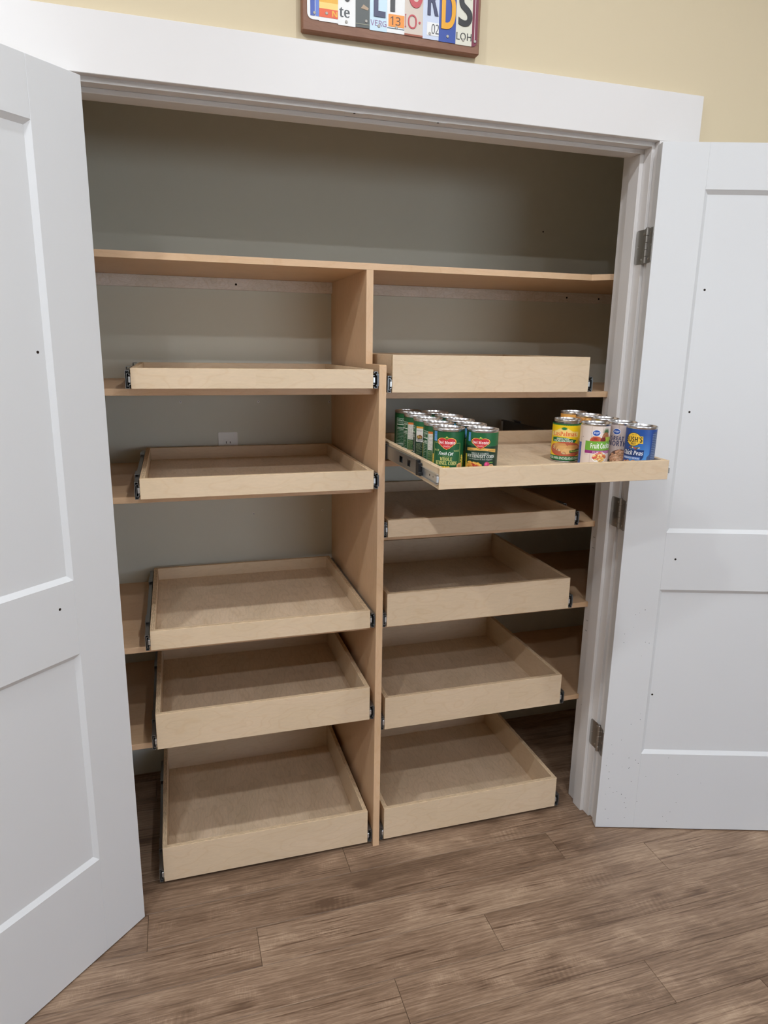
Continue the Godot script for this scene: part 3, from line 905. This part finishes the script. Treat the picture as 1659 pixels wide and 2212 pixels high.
	p = plate(o, 0.7324, 0.7715, 2.1975, mat(c8(206, 216, 236), 0.35), og)
	letter("R", "sans_bold", 0.7430, 0.7695, 2.2458, 2.315, -0.0229, navy, p, 0.0016, og); strip(p, 0.7425, 0.7714, 2.2055, 2.2318, -0.02295, mat(c8(240, 240, 238), 0.4), og, "registration_sticker"); letter("02", "sans", 0.7535, 0.7712, 2.2090, 2.2290, -0.0223, mat(c8(80, 80, 84), 0.4), p, 0.0004, og); bolt.call(0.7495, 2.2090, p)
	p = plate(o, 0.7716, 0.8134, 2.1965, mat(c8(52, 80, 164), 0.35), og)
	letter("D", "sans_bold", 0.7770, 0.8115, 2.2228, 2.300, -0.0229, mat(c8(240, 172, 32), 0.35), p, 0.0018, og); bolt.call(0.7934, 2.2085, p)
	p = plate(o, 0.8135, 0.8539, 2.1955, mat(c8(224, 222, 206), 0.4), og)
	letter("S", "sans_bold", 0.8190, 0.8530, 2.2340, 2.306, -0.0229, black, p, 0.0016, og); letter("LOH", "sans", 0.8155, 0.8530, 2.2058, 2.2208, -0.0229, black, p, 0.0005, og); bolt.call(0.8325, 2.2065, p)
	p = plate(o, 0.8540, 0.8680, 2.1955, mat(c8(126, 52, 72), 0.35), og, 1)
	strip(p, 0.8598, 0.8612, 2.204, 2.3, -0.02295, mat(c8(220, 200, 206), 0.4), og, "printed_line"); bolt.call(0.8620, 2.2065, p)

func outlet(label: String, x0: float, x1: float, ytop: float) -> void:
	var cx := (x0 + x1) / 2
	var o := thing("wall_outlet", label, "outlet", Vector3(cx, ytop - 0.057, -0.68))
	var st := mb()
	prism(st, round_rect(cx - (x1 - x0) / 2 - cx, -0.057, (x1 - x0) / 2, 0.057, 0.004), 2, 0.0, 0.0045)
	part("faceplate", st.commit(), M.plastic, o)
	for y in [0.0195, -0.0195]:
		st = mb()
		var poly := PackedVector2Array()
		for p in circle(0, 0, 0.0172, 28):
			poly.append(Vector2(p.x, clampf(p.y, -0.0138, 0.0138) + y))
		prism(st, poly, 2, 0.0045, 0.0062)
		var r := part("receptacle", st.commit(), M.plastic, o)
		for s in [[-0.0064, 0.0078], [0.0064, 0.0062]]:
			part("slot", box_mesh(Vector3(s[0] - 0.0010, y + 0.0040 - s[1] / 2, 0.0056), Vector3(s[0] + 0.0010, y + 0.0040 + s[1] / 2, 0.0064), 0.0), M.hole, r)

func downlight(x: float, z: float, energy: float, label: String) -> void:
	var o := thing("ceiling_downlight", label, "ceiling light", Vector3(x, 3.05, z), "recessed downlights in the ceiling")
	var st := mb()
	lathe(st, [Vector2(0.040, -0.003), Vector2(0.058, -0.005), Vector2(0.066, -0.002), Vector2(0.066, 0.0)], 32)
	part("trim_ring", st.commit(), M.trim, o)
	st = mb()
	lathe(st, [Vector2(0.0, -0.002), Vector2(0.040, -0.002)], 32)
	part("light_lens", st.commit(), M.lens, o)
	var l := AreaLight3D.new()
	l.name = "lamp"
	l.position = Vector3(0, -0.012, 0)
	l.rotation.x = -PI / 2
	l.area_size = Vector2(0.07, 0.07)
	l.area_normalize_energy = true
	l.light_energy = energy
	l.light_color = Color(0.955, 0.975, 1.0)
	l.area_range = 12.0
	l.shadow_enabled = true
	o.add_child(l)

# ------------------------------------------------------------------ the scene
func _ready() -> void:
	rng.seed = 20240611
	# camera
	var cam := Camera3D.new()
	cam.name = "camera"
	add_child(cam)
	cam.transform = Transform3D(Basis(Vector3(0.9575897, 0.0154684, 0.28772), Vector3(0.0522985, 0.9726408, -0.2263509), Vector3(-0.2833495, 0.2317986, 0.9305818)), Vector3(0.1415928, 1.5082192, 1.6739433))
	cam.fov = 72.9456
	cam.near = 0.05
	cam.current = true
	# sky, exposure
	var we := WorldEnvironment.new()
	we.name = "environment"
	var env := Environment.new()
	env.background_mode = Environment.BG_SKY
	var sky := Sky.new()
	var sm := ProceduralSkyMaterial.new()
	sm.sky_top_color = Color(0.55, 0.64, 0.78)
	sm.sky_horizon_color = Color(0.83, 0.86, 0.89)
	sm.ground_bottom_color = Color(0.70, 0.74, 0.78)
	sm.ground_horizon_color = Color(0.80, 0.84, 0.88)
	sm.sky_energy_multiplier = 2.9
	sm.ground_energy_multiplier = 2.9
	sky.sky_material = sm
	env.sky = sky
	env.ambient_light_source = Environment.AMBIENT_SOURCE_DISABLED
	env.tonemap_mode = Environment.TONE_MAPPER_LINEAR
	env.tonemap_exposure = 0.965
	env.sdfgi_enabled = true
	env.ssao_enabled = true
	env.ssil_enabled = true
	we.environment = env
	add_child(we)

	# materials
	var ven := veneer_texture(11, 0.032)
	var ven2 := veneer_texture(31, 0.07)
	var edge := ply_edge_texture()
	M.birch = mat(c8(238, 212, 178), 0.42, 0.0, ven)
	M.birch_bottom = mat(c8(238, 212, 180), 0.42, 0.0, ven2)
	M.birch_edge = mat(c8(236, 214, 186), 0.7, 0.0, edge)
	M.maple = mat(c8(238, 199, 158), 0.42, 0.0, ven)
	M.cleat = mat(c8(250, 243, 236), 0.7, 0.0, ven2)
	M.walnut = mat(c8(150, 105, 80), 0.5, 0.0, ven2)
	M.wall = mat(c8(219, 204, 174), 0.75)
	M.closet_wall = mat(c8(219, 218, 206), 0.75)
	M.room_wall = mat(c8(222, 216, 204), 0.8)
	M.ceiling = mat(c8(236, 234, 228), 0.85)
	M.trim = mat(c8(226, 223, 221), 0.35)
	M.door_paint = mat(c8(221, 222, 223), 0.38)
	M.hole = mat(c8(46, 38, 34), 0.9)
	M.zinc = mat(c8(140, 142, 142), 0.36, 0.85)
	M.zinc_light = mat(c8(205, 207, 207), 0.34, 0.85)
	M.dark_metal = mat(c8(60, 62, 64), 0.5, 0.6)
	M.black = mat(c8(28, 28, 30), 0.5)
	M.nickel = mat(c8(168, 165, 160), 0.30, 0.95)
	M.screw = mat(c8(196, 193, 188), 0.25, 0.95)
	M.bolt = mat(c8(176, 172, 164), 0.55, 0.2)
	M.tin = mat(c8(206, 206, 208), 0.22, 0.95)
	M.plastic = mat(c8(248, 248, 246), 0.4)
	var lens := mat(Color.WHITE, 0.5)
	lens.emission_enabled = true
	lens.emission = Color(1.0, 0.93, 0.82)
	lens.emission_energy_multiplier = 4.0
	M.lens = lens
	var glass := mat(Color(1, 1, 1, 0.06), 0.0)
	glass.transparency = BaseMaterial3D.TRANSPARENCY_ALPHA
	M.glass = glass

	# --- the room
	var X0 := -4.2; var X1 := 5.4; var Z1 := 7.4; var CH := 3.05
	var PX0 := -1.9; var PX1 := 3.2; var PZ1 := 2.2   # the planks end here, out of sight; plain boards go on
	# floor of planks
	var fl := struct("floor", box_mesh(Vector3(X0 - 0.1, -0.12, -0.82), Vector3(X1 + 0.1, FLOOR_Y - 0.012, Z1 + 0.1), 0.0), mat(c8(70, 56, 44), 0.9), "grey-brown weathered oak plank floor", "floor")
	var ft := [floor_texture(101), floor_texture(202)]
	var fm := []
	for t in ft:
		fm.append(mat(Color.WHITE, 0.42, 0.0, t))
	var starts := {0: 0.0056, 1: 0.2818, 2: 0.8843, 3: 0.588, 4: 0.007, 5: 0.251, -1: 0.571}
	var L := 1.2075; var W := 0.1232
	for row in range(-6, 18):
		var z0: float = -0.010 + row * W
		var s: float = starts.get(row, fposmod(row * 0.4371 + 0.2, 1.0) * L)
		var x := s
		while x > PX0:
			x -= L
		while x < PX1:
			var a := maxf(x, PX0); var b := minf(x + L, PX1)
			if b - a > 0.02 and z0 + W > -0.8 and z0 < PZ1:
				var st := mb()
				var lane := rng.randi() % 4
				var tidx := rng.randi() % 2
				var off := Vector2(rng.randf() * 0.15, lane * 0.25 + 0.004)
				# u along the plank, v across one lane
				var zz0 := maxf(z0, -0.80); var zz1 := minf(z0 + W, PZ1)
				cbox(st, Vector3(0, -0.010, 0), Vector3(b - a - 0.0008, 0, zz1 - zz0 - 0.0008), 0.0007, 0, off, Vector2(1.45, W / 0.242))
				var pk := part("plank", st.commit(), fm[tidx], fl)
				pk.position = Vector3(a, FLOOR_Y, zz0)
			x += L

	var fs := mb()
	for q in [[X0 - 0.1, -0.05, PX0, PZ1], [PX1, -0.05, X1 + 0.1, PZ1], [X0 - 0.1, PZ1, X1 + 0.1, Z1 + 0.1]]:
		cbox(fs, Vector3(q[0], -0.010, q[1]), Vector3(q[2], FLOOR_Y - 0.0004, q[3]), 0.0, 0, Vector2.ZERO, Vector2(1.45, 0.51))
	part("far_boards", fs.commit(), fm[0], fl)

	# front wall with the closet opening
	var st := mb()
	cbox(st, Vector3(X0 - 0.1, FLOOR_Y, -0.165), Vector3(-0.05, CH, -0.046), 0.0)
	cbox(st, Vector3(1.411, FLOOR_Y, -0.165), Vector3(X1 + 0.1, CH, -0.046), 0.0)
	cbox(st, Vector3(-0.05, 2.0545, -0.165), Vector3(1.411, CH, -0.046), 0.0)
	struct("wall_front", st.commit(), M.wall, "beige painted wall above the white closet header", "wall")
	struct("wall_left", box_mesh(Vector3(X0 - 0.1, 0, -0.046), Vector3(X0, CH, Z1), 0.0), M.room_wall, "beige side wall of the room on the left", "wall")
	struct("wall_right", box_mesh(Vector3(X1, 0, -0.046), Vector3(X1 + 0.1, CH, Z1), 0.0), M.room_wall, "beige side wall of the room on the right", "wall")
	struct("ceiling", box_mesh(Vector3(X0 - 0.1, CH, -0.17), Vector3(X1 + 0.1, CH + 0.1, Z1 + 0.1), 0.0), M.ceiling, "white ceiling of the room", "ceiling")
	# wall behind the camera with a wide window
	st = mb()
	var w := [1.3, 4.9, 0.8, 2.2]
	cbox(st, Vector3(X0 - 0.1, 0, Z1), Vector3(w[0], CH, Z1 + 0.12), 0.0)
	cbox(st, Vector3(w[1], 0, Z1), Vector3(X1 + 0.1, CH, Z1 + 0.12), 0.0)
	cbox(st, Vector3(w[0], 0, Z1), Vector3(w[1], w[2], Z1 + 0.12), 0.0)
	cbox(st, Vector3(w[0], w[3], Z1), Vector3(w[1], CH, Z1 + 0.12), 0.0)
	struct("wall_back", st.commit(), M.room_wall, "beige wall with a wide window behind the camera", "wall")
	var wd := group_node("window_1", "wide white framed window in the wall behind the camera", "window", Vector3(0, 0, Z1 + 0.05))
	st = mb()
	for q in [[w[0], w[2], w[1], w[2] + 0.05], [w[0], w[3] - 0.05, w[1], w[3]], [w[0], w[2] + 0.05, w[0] + 0.05, w[3] - 0.05], [w[1] - 0.05, w[2] + 0.05, w[1], w[3] - 0.05]]:
		cbox(st, Vector3(q[0], q[1], -0.02), Vector3(q[2], q[3], 0.03), 0.0)
	part("window_frame", st.commit(), M.trim, wd)
	part("pane", box_mesh(Vector3(w[0] + 0.05, w[2] + 0.05, 0.0), Vector3(w[1] - 0.05, w[3] - 0.05, 0.004), 0.0), M.glass, wd)

	# --- closet shell
	var cb := struct("wall_closet_back", box_mesh(Vector3(-0.32, FLOOR_Y, -0.80), Vector3(1.86, 2.5, -0.68), 0.0), M.closet_wall, "greyish beige back wall inside the closet", "wall")
	for p in [[0.414, 1.324], [0.655, 1.322], [0.165, 1.325], [0.388, 0.941], [0.630, 0.941]]:
		var an := part("wall_anchor", disc_at(0.0042, 0.0012, 14), M.plastic, cb)
		an.position = Vector3(p[0], p[1], -0.68)
		an.rotation.x = PI / 2
		var sl := part("anchor_slot", disc_at(0.0014, 0.0003, 8), M.dark_metal, an)
		sl.position = Vector3(0.0005, 0.0012, 0.0)
	var nh := part("nail_hole", disc_at(0.0026, 0.0004, 10), M.hole, cb)
	nh.position = Vector3(1.433, 1.915, -0.68)
	nh.rotation.x = PI / 2
	struct("wall_closet_left", box_mesh(Vector3(-0.32, FLOOR_Y, -0.68), Vector3(-0.22, 2.5, -0.165), 0.0), M.closet_wall, "beige left side wall inside the closet", "wall")
	struct("wall_closet_right", box_mesh(Vector3(1.76, FLOOR_Y, -0.68), Vector3(1.86, 2.5, -0.165), 0.0), M.closet_wall, "beige right side wall inside the closet", "wall")
	struct("ceiling_closet", box_mesh(Vector3(-0.32, 2.44, -0.68), Vector3(1.86, 2.5, -0.165), 0.0), M.ceiling, "white ceiling inside the closet", "ceiling")

	# --- door frame: casings, jambs and stops
	struct("trim_1", box_mesh(Vector3(-0.165, 2.0450, -0.046), Vector3(1.5225, 2.1630, -0.027), 0.0012), M.trim, "wide flat white header board over the closet doors", "door casing")
	struct("trim_2", box_mesh(Vector3(1.400, FLOOR_Y, -0.046), Vector3(1.514, 2.0450, -0.027), 0.0012), M.trim, "flat white casing on the right, behind the right door", "door casing")
	struct("trim_3", box_mesh(Vector3(-0.153, FLOOR_Y, -0.046), Vector3(-0.039, 2.0450, -0.027), 0.0012), M.trim, "flat white casing on the left, behind the left door", "door casing")
	var hj := group_node("trim_4", "white head jamb with its stop above the closet opening", "door jamb")
	part("jamb_board", box_mesh(Vector3(-0.030, 2.0345, -0.168), Vector3(1.391, 2.0545, -0.0462), 0.0008), M.trim, hj)
	part("door_stop", box_mesh(Vector3(-0.030, 2.0236, -0.122), Vector3(1.391, 2.0345, -0.077), 0.0012), M.trim, hj)
	for x in [0.579, 0.786]:
		var pl := part("catch_plate", box_mesh(Vector3(x - 0.022, 2.0338, -0.062), Vector3(x + 0.022, 2.0346, -0.0465), 0.0003), M.door_paint, hj)
		var h := part("screw_hole", disc_at(0.0030, 0.0004, 10), M.hole, pl)
		h.position = Vector3(x, 2.0338, -0.049)
		h.rotation.x = PI
	var rj := group_node("trim_5", "white right jamb with its stop beside the hinges", "door jamb")
	part("jamb_board", box_mesh(Vector3(1.391, FLOOR_Y, -0.168), Vector3(1.411, 2.0545, -0.0462), 0.0008, 1), M.trim, rj)
	part("door_stop", box_mesh(Vector3(1.3795, FLOOR_Y, -0.122), Vector3(1.391, 2.0236, -0.077), 0.0012, 1), M.trim, rj)
	for k in [[1.318, -0.140], [0.935, -0.150], [0.90, -0.150], [0.655, -0.149], [0.62, -0.149], [0.36, -0.135]]:
		part("pencil_mark", box_mesh(Vector3(1.3907, k[0] - 0.0006, k[1] - 0.005), Vector3(1.3912, k[0] + 0.0006, k[1] + 0.005), 0.0), M.dark_metal, rj)
	var lj := group_node("trim_6", "white left jamb with its stop behind the left door", "door jamb")
	part("jamb_board", box_mesh(Vector3(-0.050, FLOOR_Y, -0.168), Vector3(-0.030, 2.0545, -0.0462), 0.0008, 1), M.trim, lj)
	part("door_stop", box_mesh(Vector3(-0.030, FLOOR_Y, -0.122), Vector3(-0.0185, 2.0236, -0.077), 0.0012, 1), M.trim, lj)

	# --- doors, standing open
	# left: hinge corner at (-0.003, -0.001), leaf runs towards (-0.7145, 0.6997); the face that shows looks to (0.6997, 0.7145)
	var dl := door_leaf("door_1", "white two-panel closet door open on the left", Vector3(-0.003, 0.006, -0.001), 0.0, 0.706, [[0.1484, 1.481], [0.1616, 0.934]], -1.0)
	dl.basis = Basis(Vector3(0.7145, 0, -0.6997), Vector3.UP, Vector3(0.6997, 0, 0.7145))
	var dr := door_leaf("door_2", "white two-panel closet door open on the right beside the hinges", Vector3(1.3795, 0.006, 0.0125), 0.0, 0.706, [[0.1538, 1.665], [0.1515, 1.338], [0.1572, 0.909], [0.1385, 0.469]], 1.0)
	dr.basis = Basis(Vector3(0.9541, 0, 0.2995), Vector3.UP, Vector3(-0.2995, 0, 0.9541))
	st = mb()
	var rs := RandomNumberGenerator.new(); rs.seed = 5
	for k in 46:
		var sx := rs.randf_range(0.01, 0.11) if k < 34 else rs.randf_range(0.01, 0.33)
		var sy := rs.randf_range(0.02, 0.75) if k % 2 else rs.randf_range(0.02, 0.26)
		if sx > 0.12 and sy > 0.26: sy = rs.randf_range(0.02, 0.25)
		var r := rs.randf_range(0.0006, 0.0013)
		prism(st, circle(sx, sy, r, 6), 2, -0.0002, 0.0002)
	var specks := part("dirt_specks", st.commit(), M.dark_metal, dr)
	specks.set_meta("kind", "stuff")
	hinge("satin nickel hinge at the top of the right door, above the top shelf line", 1.784)
	hinge("satin nickel hinge at the middle of the right door, just under the pulled-out drawer", 1.040)
	hinge("satin nickel hinge at the bottom of the right door, near the floor", 0.302)

	# --- shelving
	var dv := thing("divider_panel", "upright plywood divider panel with a stepped front between the two drawer columns", "divider panel", Vector3(0.6725, FLOOR_Y, -0.38))
	st = mb()
	var o3 := Vector3(0.6725, FLOOR_Y, -0.38)
	# outline in (y, z): full depth below the step, shallower above
	prism(st, PackedVector2Array([Vector2(FLOOR_Y, -0.679), Vector2(FLOOR_Y, -0.100), Vector2(1.4590, -0.100), Vector2(1.4622, -0.1035), Vector2(1.4622, -0.2360), Vector2(1.7112, -0.2360), Vector2(1.7112, -0.679)]), 0, 0.6630, 0.6825, Vector2(1.0, 0.5), Vector2.ZERO, 1)
	part("panel", st.commit(), M.maple, dv).position = -o3
	# top shelf with a step forward at its right end
	var ts := thing("top_shelf", "long plywood top shelf with an empty upper side across the whole closet", "shelf", Vector3(0.75, 1.7115, -0.45))
	st = mb()
	prism(st, PackedVector2Array([Vector2(-0.679, -0.219), Vector2(-0.679, 1.759), Vector2(-0.178, 1.759), Vector2(-0.178, 1.424), Vector2(-0.195, 1.407), Vector2(-0.236, 1.362), Vector2(-0.236, -0.219)]), 1, 1.7115, 1.7285, Vector2(1.0, 0.5), Vector2(0.3, 0.2), 0)
	part("board", st.commit(), M.maple, ts).position = -Vector3(0.75, 1.7115, -0.45)
	var cl := 0
	for q in [[-0.219, 0.6628, "pale wooden cleat on the back wall under the top shelf, left of the divider"], [0.6827, 1.759, "pale wooden cleat on the back wall under the top shelf, right of the divider"]]:
		var c := thing("shelf_cleat", q[2], "cleat", Vector3((q[0] + q[1]) / 2, 1.6765, -0.67), "cleats under the top shelf")
		var oo := Vector3((q[0] + q[1]) / 2, 1.6765, -0.67)
		part("strip", box_mesh(Vector3(q[0], 1.6765, -0.679) - oo, Vector3(q[1], 1.7112, -0.661) - oo, 0.0008, 0, Vector2(0.35, 0.3)), M.cleat, c)
		for x in ([0.3515] if cl == 0 else [1.536, 1.670]):
			var s := part("screw", disc_at(0.0034, 0.0006, 12), M.hole, c)
			s.position = Vector3(x, 1.693, -0.661) - oo
			s.rotation.x = PI / 2
		cl += 1
	var shelf := func(label: String, x0: float, x1: float, y: float, zf: float, group: String) -> void:
		var oo := Vector3((x0 + x1) / 2, y - 0.0168, (zf - 0.679) / 2)
		var s := thing("shelf", label, "shelf", oo, group)
		part("board", box_mesh(Vector3(x0, y - 0.0168, -0.679) - oo, Vector3(x1, y, zf) - oo, 0.0008, 0), M.maple, s)
	shelf.call("plywood shelf under the highest left drawer", -0.219, 0.6628, 1.4000, -0.138, "shelves left of the divider")
	shelf.call("plywood shelf under the second left drawer from the top, below the outlet", -0.219, 0.6628, 1.1318, -0.136, "shelves left of the divider")
	shelf.call("plywood shelf under the third left drawer from the top", -0.219, 0.6628, 0.7250, -0.138, "shelves left of the divider")
	shelf.call("plywood shelf under the fourth left drawer, the lowest shelf on the left", -0.219, 0.6628, 0.4376, -0.144, "shelves left of the divider")
	shelf.call("plywood shelf under the closed deep drawer at the top right", 0.6827, 1.759, 1.3885, -0.146, "shelves right of the divider")
	shelf.call("plywood shelf behind the pulled-out drawer with the cans", 0.6827, 1.759, 1.1995, -0.155, "shelves right of the divider")
	shelf.call("plywood shelf under the shallow right drawer below the cans", 0.6827, 1.759, 0.9862, -0.152, "shelves right of the divider")
	shelf.call("plywood shelf under the fourth right drawer from the top", 0.6827, 1.759, 0.7182, -0.152, "shelves right of the divider")
	shelf.call("plywood shelf under the fifth right drawer, the lowest shelf on the right", 0.6827, 1.759, 0.3880, -0.158, "shelves right of the divider")

	# --- drawers and their slides: label, x0, x1, y0, y1, front z, shelf below
	var rows := [
		["shallow birch drawer at the top of the left column", 0.0480, 0.6465, 1.4015, 1.4505, -0.100, 1.4000, "left", "shallow drawer at the top of the left column"],
		["shallow birch drawer second from the top on the left, below the wall outlet", 0.0525, 0.6488, 1.1333, 1.1845, -0.092, 1.1318, "left", "second drawer from the top on the left"],
		["shallow birch drawer third from the top on the left, its floor in full light", 0.0525, 0.6471, 0.7267, 0.7795, -0.104, 0.7250, "left", "third drawer from the top on the left"],
		["deep birch drawer fourth from the top on the left", 0.0524, 0.6474, 0.4391, 0.5425, -0.100, 0.4376, "left", "deep fourth drawer from the top on the left"],
		["deep birch drawer at the bottom of the left column just over the floor", 0.0470, 0.6475, 0.0130, 0.1225, -0.108, FLOOR_Y, "left", "bottom drawer of the left column"],
		["deep birch drawer at the top of the right column, above the cans", 0.7010, 1.2957, 1.3902, 1.4887, -0.106, 1.3885, "right", "deep drawer at the top of the right column"],
		["shallow birch drawer pulled far out and carrying the food cans", 0.6964, 1.2985, 1.2016, 1.2490, 0.267, 1.1995, "right", "pulled-out drawer with the cans"],
		["shallow birch drawer in shade right under the pulled-out drawer", 0.6990, 1.2945, 0.9878, 1.0375, -0.116, 0.9862, "right", "shaded drawer right under the cans"],
		["deep birch drawer fourth from the top on the right", 0.7000, 1.2947, 0.7198, 0.8200, -0.114, 0.7182, "right", "deep fourth drawer from the top on the right"],
		["deep birch drawer fifth from the top on the right", 0.6990, 1.2930, 0.3896, 0.4923, -0.115, 0.3880, "right", "deep fifth drawer from the top on the right"],
		["deep birch drawer at the bottom of the right column just over the floor", 0.7000, 1.3010, 0.0130, 0.1200, -0.108, FLOOR_Y, "right", "bottom drawer of the right column"]]
	for r_ in rows:
		var out: bool = r_[5] > 0.0
		drawer(r_[0], r_[1], r_[2], r_[3], r_[4], r_[5], 0.022 if out else 0.0, 0.55, "birch pull-out drawers in the closet")
		var zf: float = -0.115 if out else float(r_[5])
		var y0: float = r_[3] + (0.0085 if out else 0.0)
		var sh := 0.26 if out else 0.0
		slide("zinc slide left of the " + r_[8], r_[1] - 0.0126, 1.0, y0, zf, 0.55, sh, r_[7] == "left", r_[6], "drawer slides")
		slide("zinc slide right of the " + r_[8], r_[2] + 0.0126, -1.0, y0, zf, 0.55, sh, r_[7] == "right", r_[6], "drawer slides")

	# --- things on the walls
	sign_board()
	outlet("white duplex wall outlet on the closet back wall, half hidden behind the second left drawer", 0.2790, 0.3420, 1.2245)
	# --- cans
	var corn := can_proto(tex_of(squash(corn_label(), 0.93, c8(28, 92, 52))))
	var south := can_proto(tex_of(squash(southwest_label(), 0.87, c8(24, 58, 44))))
	var gg := "green vegetable cans on the left of the pulled-out drawer"
	put_can(corn, "food_can", "green corn can with a red emblem at the front left corner of the drawer", 0.7500, 0.1786, -27, gg)
	put_can(south, "food_can", "dark green corn can with peppers on its label, front right of the green cans", 0.8212, 0.2105, -30, gg)
	put_can(corn, "food_can", "green can directly behind the front left corn can, its nutrition panel showing", 0.7573, 0.0960, 42, gg)
	put_can(south, "food_can", "green can third from the front of the left row, a bowl pictured on its side", 0.7598, 0.0125, 40, gg)
	put_can(corn, "food_can", "green can fourth from the front of the left row, white recipe panel showing", 0.7635, -0.0760, 44, gg)
	put_can(corn, "food_can", "green can at the back end of the left row beside the divider", 0.7670, -0.1660, 83, gg)
	put_can(corn, "food_can", "green can behind the pepper corn can, second of the right row of green cans", 0.8290, 0.1280, 10, gg)
	put_can(south, "food_can", "green can third from the front of the right row of green cans", 0.8330, 0.0480, 0, gg)
	put_can(corn, "food_can", "green can fourth from the front of the right row of green cans", 0.8366, -0.0380, 20, gg)
	put_can(corn, "food_can", "green can at the back end of the right row of green cans", 0.8310, -0.1270, 60, gg)
	corn.free(); south.free()
	var g2 := "mixed cans on the right of the pulled-out drawer"
	for q in [
		["sauce", "yellow enchilada sauce can with a loose wavy-edged label", 1.1350, 0.0560, -29.0],
		["fruit", "white fruit cocktail can with green and purple bands at the front of the drawer", 1.1640, 0.1440, -33.7],
		["bean", "white board-patterned can of great northern beans between fruit and chick pea cans", 1.2470, 0.1390, -35.7],
		["chickpea", "blue chick pea can with a yellow badge at the front right corner of the drawer", 1.2483, 0.2150, -46.0],
		["w", "white can with faint boards behind the great northern bean can", 1.2480, 0.0600, -38.0],
		["p", "can with a brown picture label, second from the back of the right row", 1.2480, -0.0165, -38.0],
		["o", "orange can with a dark oval at the back end of the right row", 1.2460, -0.0930, -34.0]]:
		var img: Image
		match q[0]:
			"sauce": img = sauce_label()
			"fruit": img = fruit_label()
			"bean": img = bean_label()
			"chickpea": img = chickpea_label()
			"w": img = orange_label(2)
			"p": img = orange_label(1)
			_: img = orange_label(0)
		var proto: Node3D
		if q[0] == "sauce":
			proto = can_proto(tex_of(img), 0.112, 0.0330, 0.0365, 0.101)
		else:
			proto = can_proto(tex_of(img))
		put_can(proto, "food_can", q[1], q[2], q[3], q[4], g2)
		proto.free()

	# --- lamps
	var where := ["near the closet wall", "in the middle of the room", "behind the camera"]
	var cols := ["far left", "left of the closet", "before the right of the closet", "far right"]
	for i in 3:
		for k in 4:
			downlight([-2.25, -0.63, 1.0, 2.65][k], [1.05, 2.08, 3.05][i], [1.33, 1.32, 1.22][i] * [0.6, 1.5, 1.05, 0.6][k], "round white ceiling downlight, %s, %s" % [where[i], cols[k]])
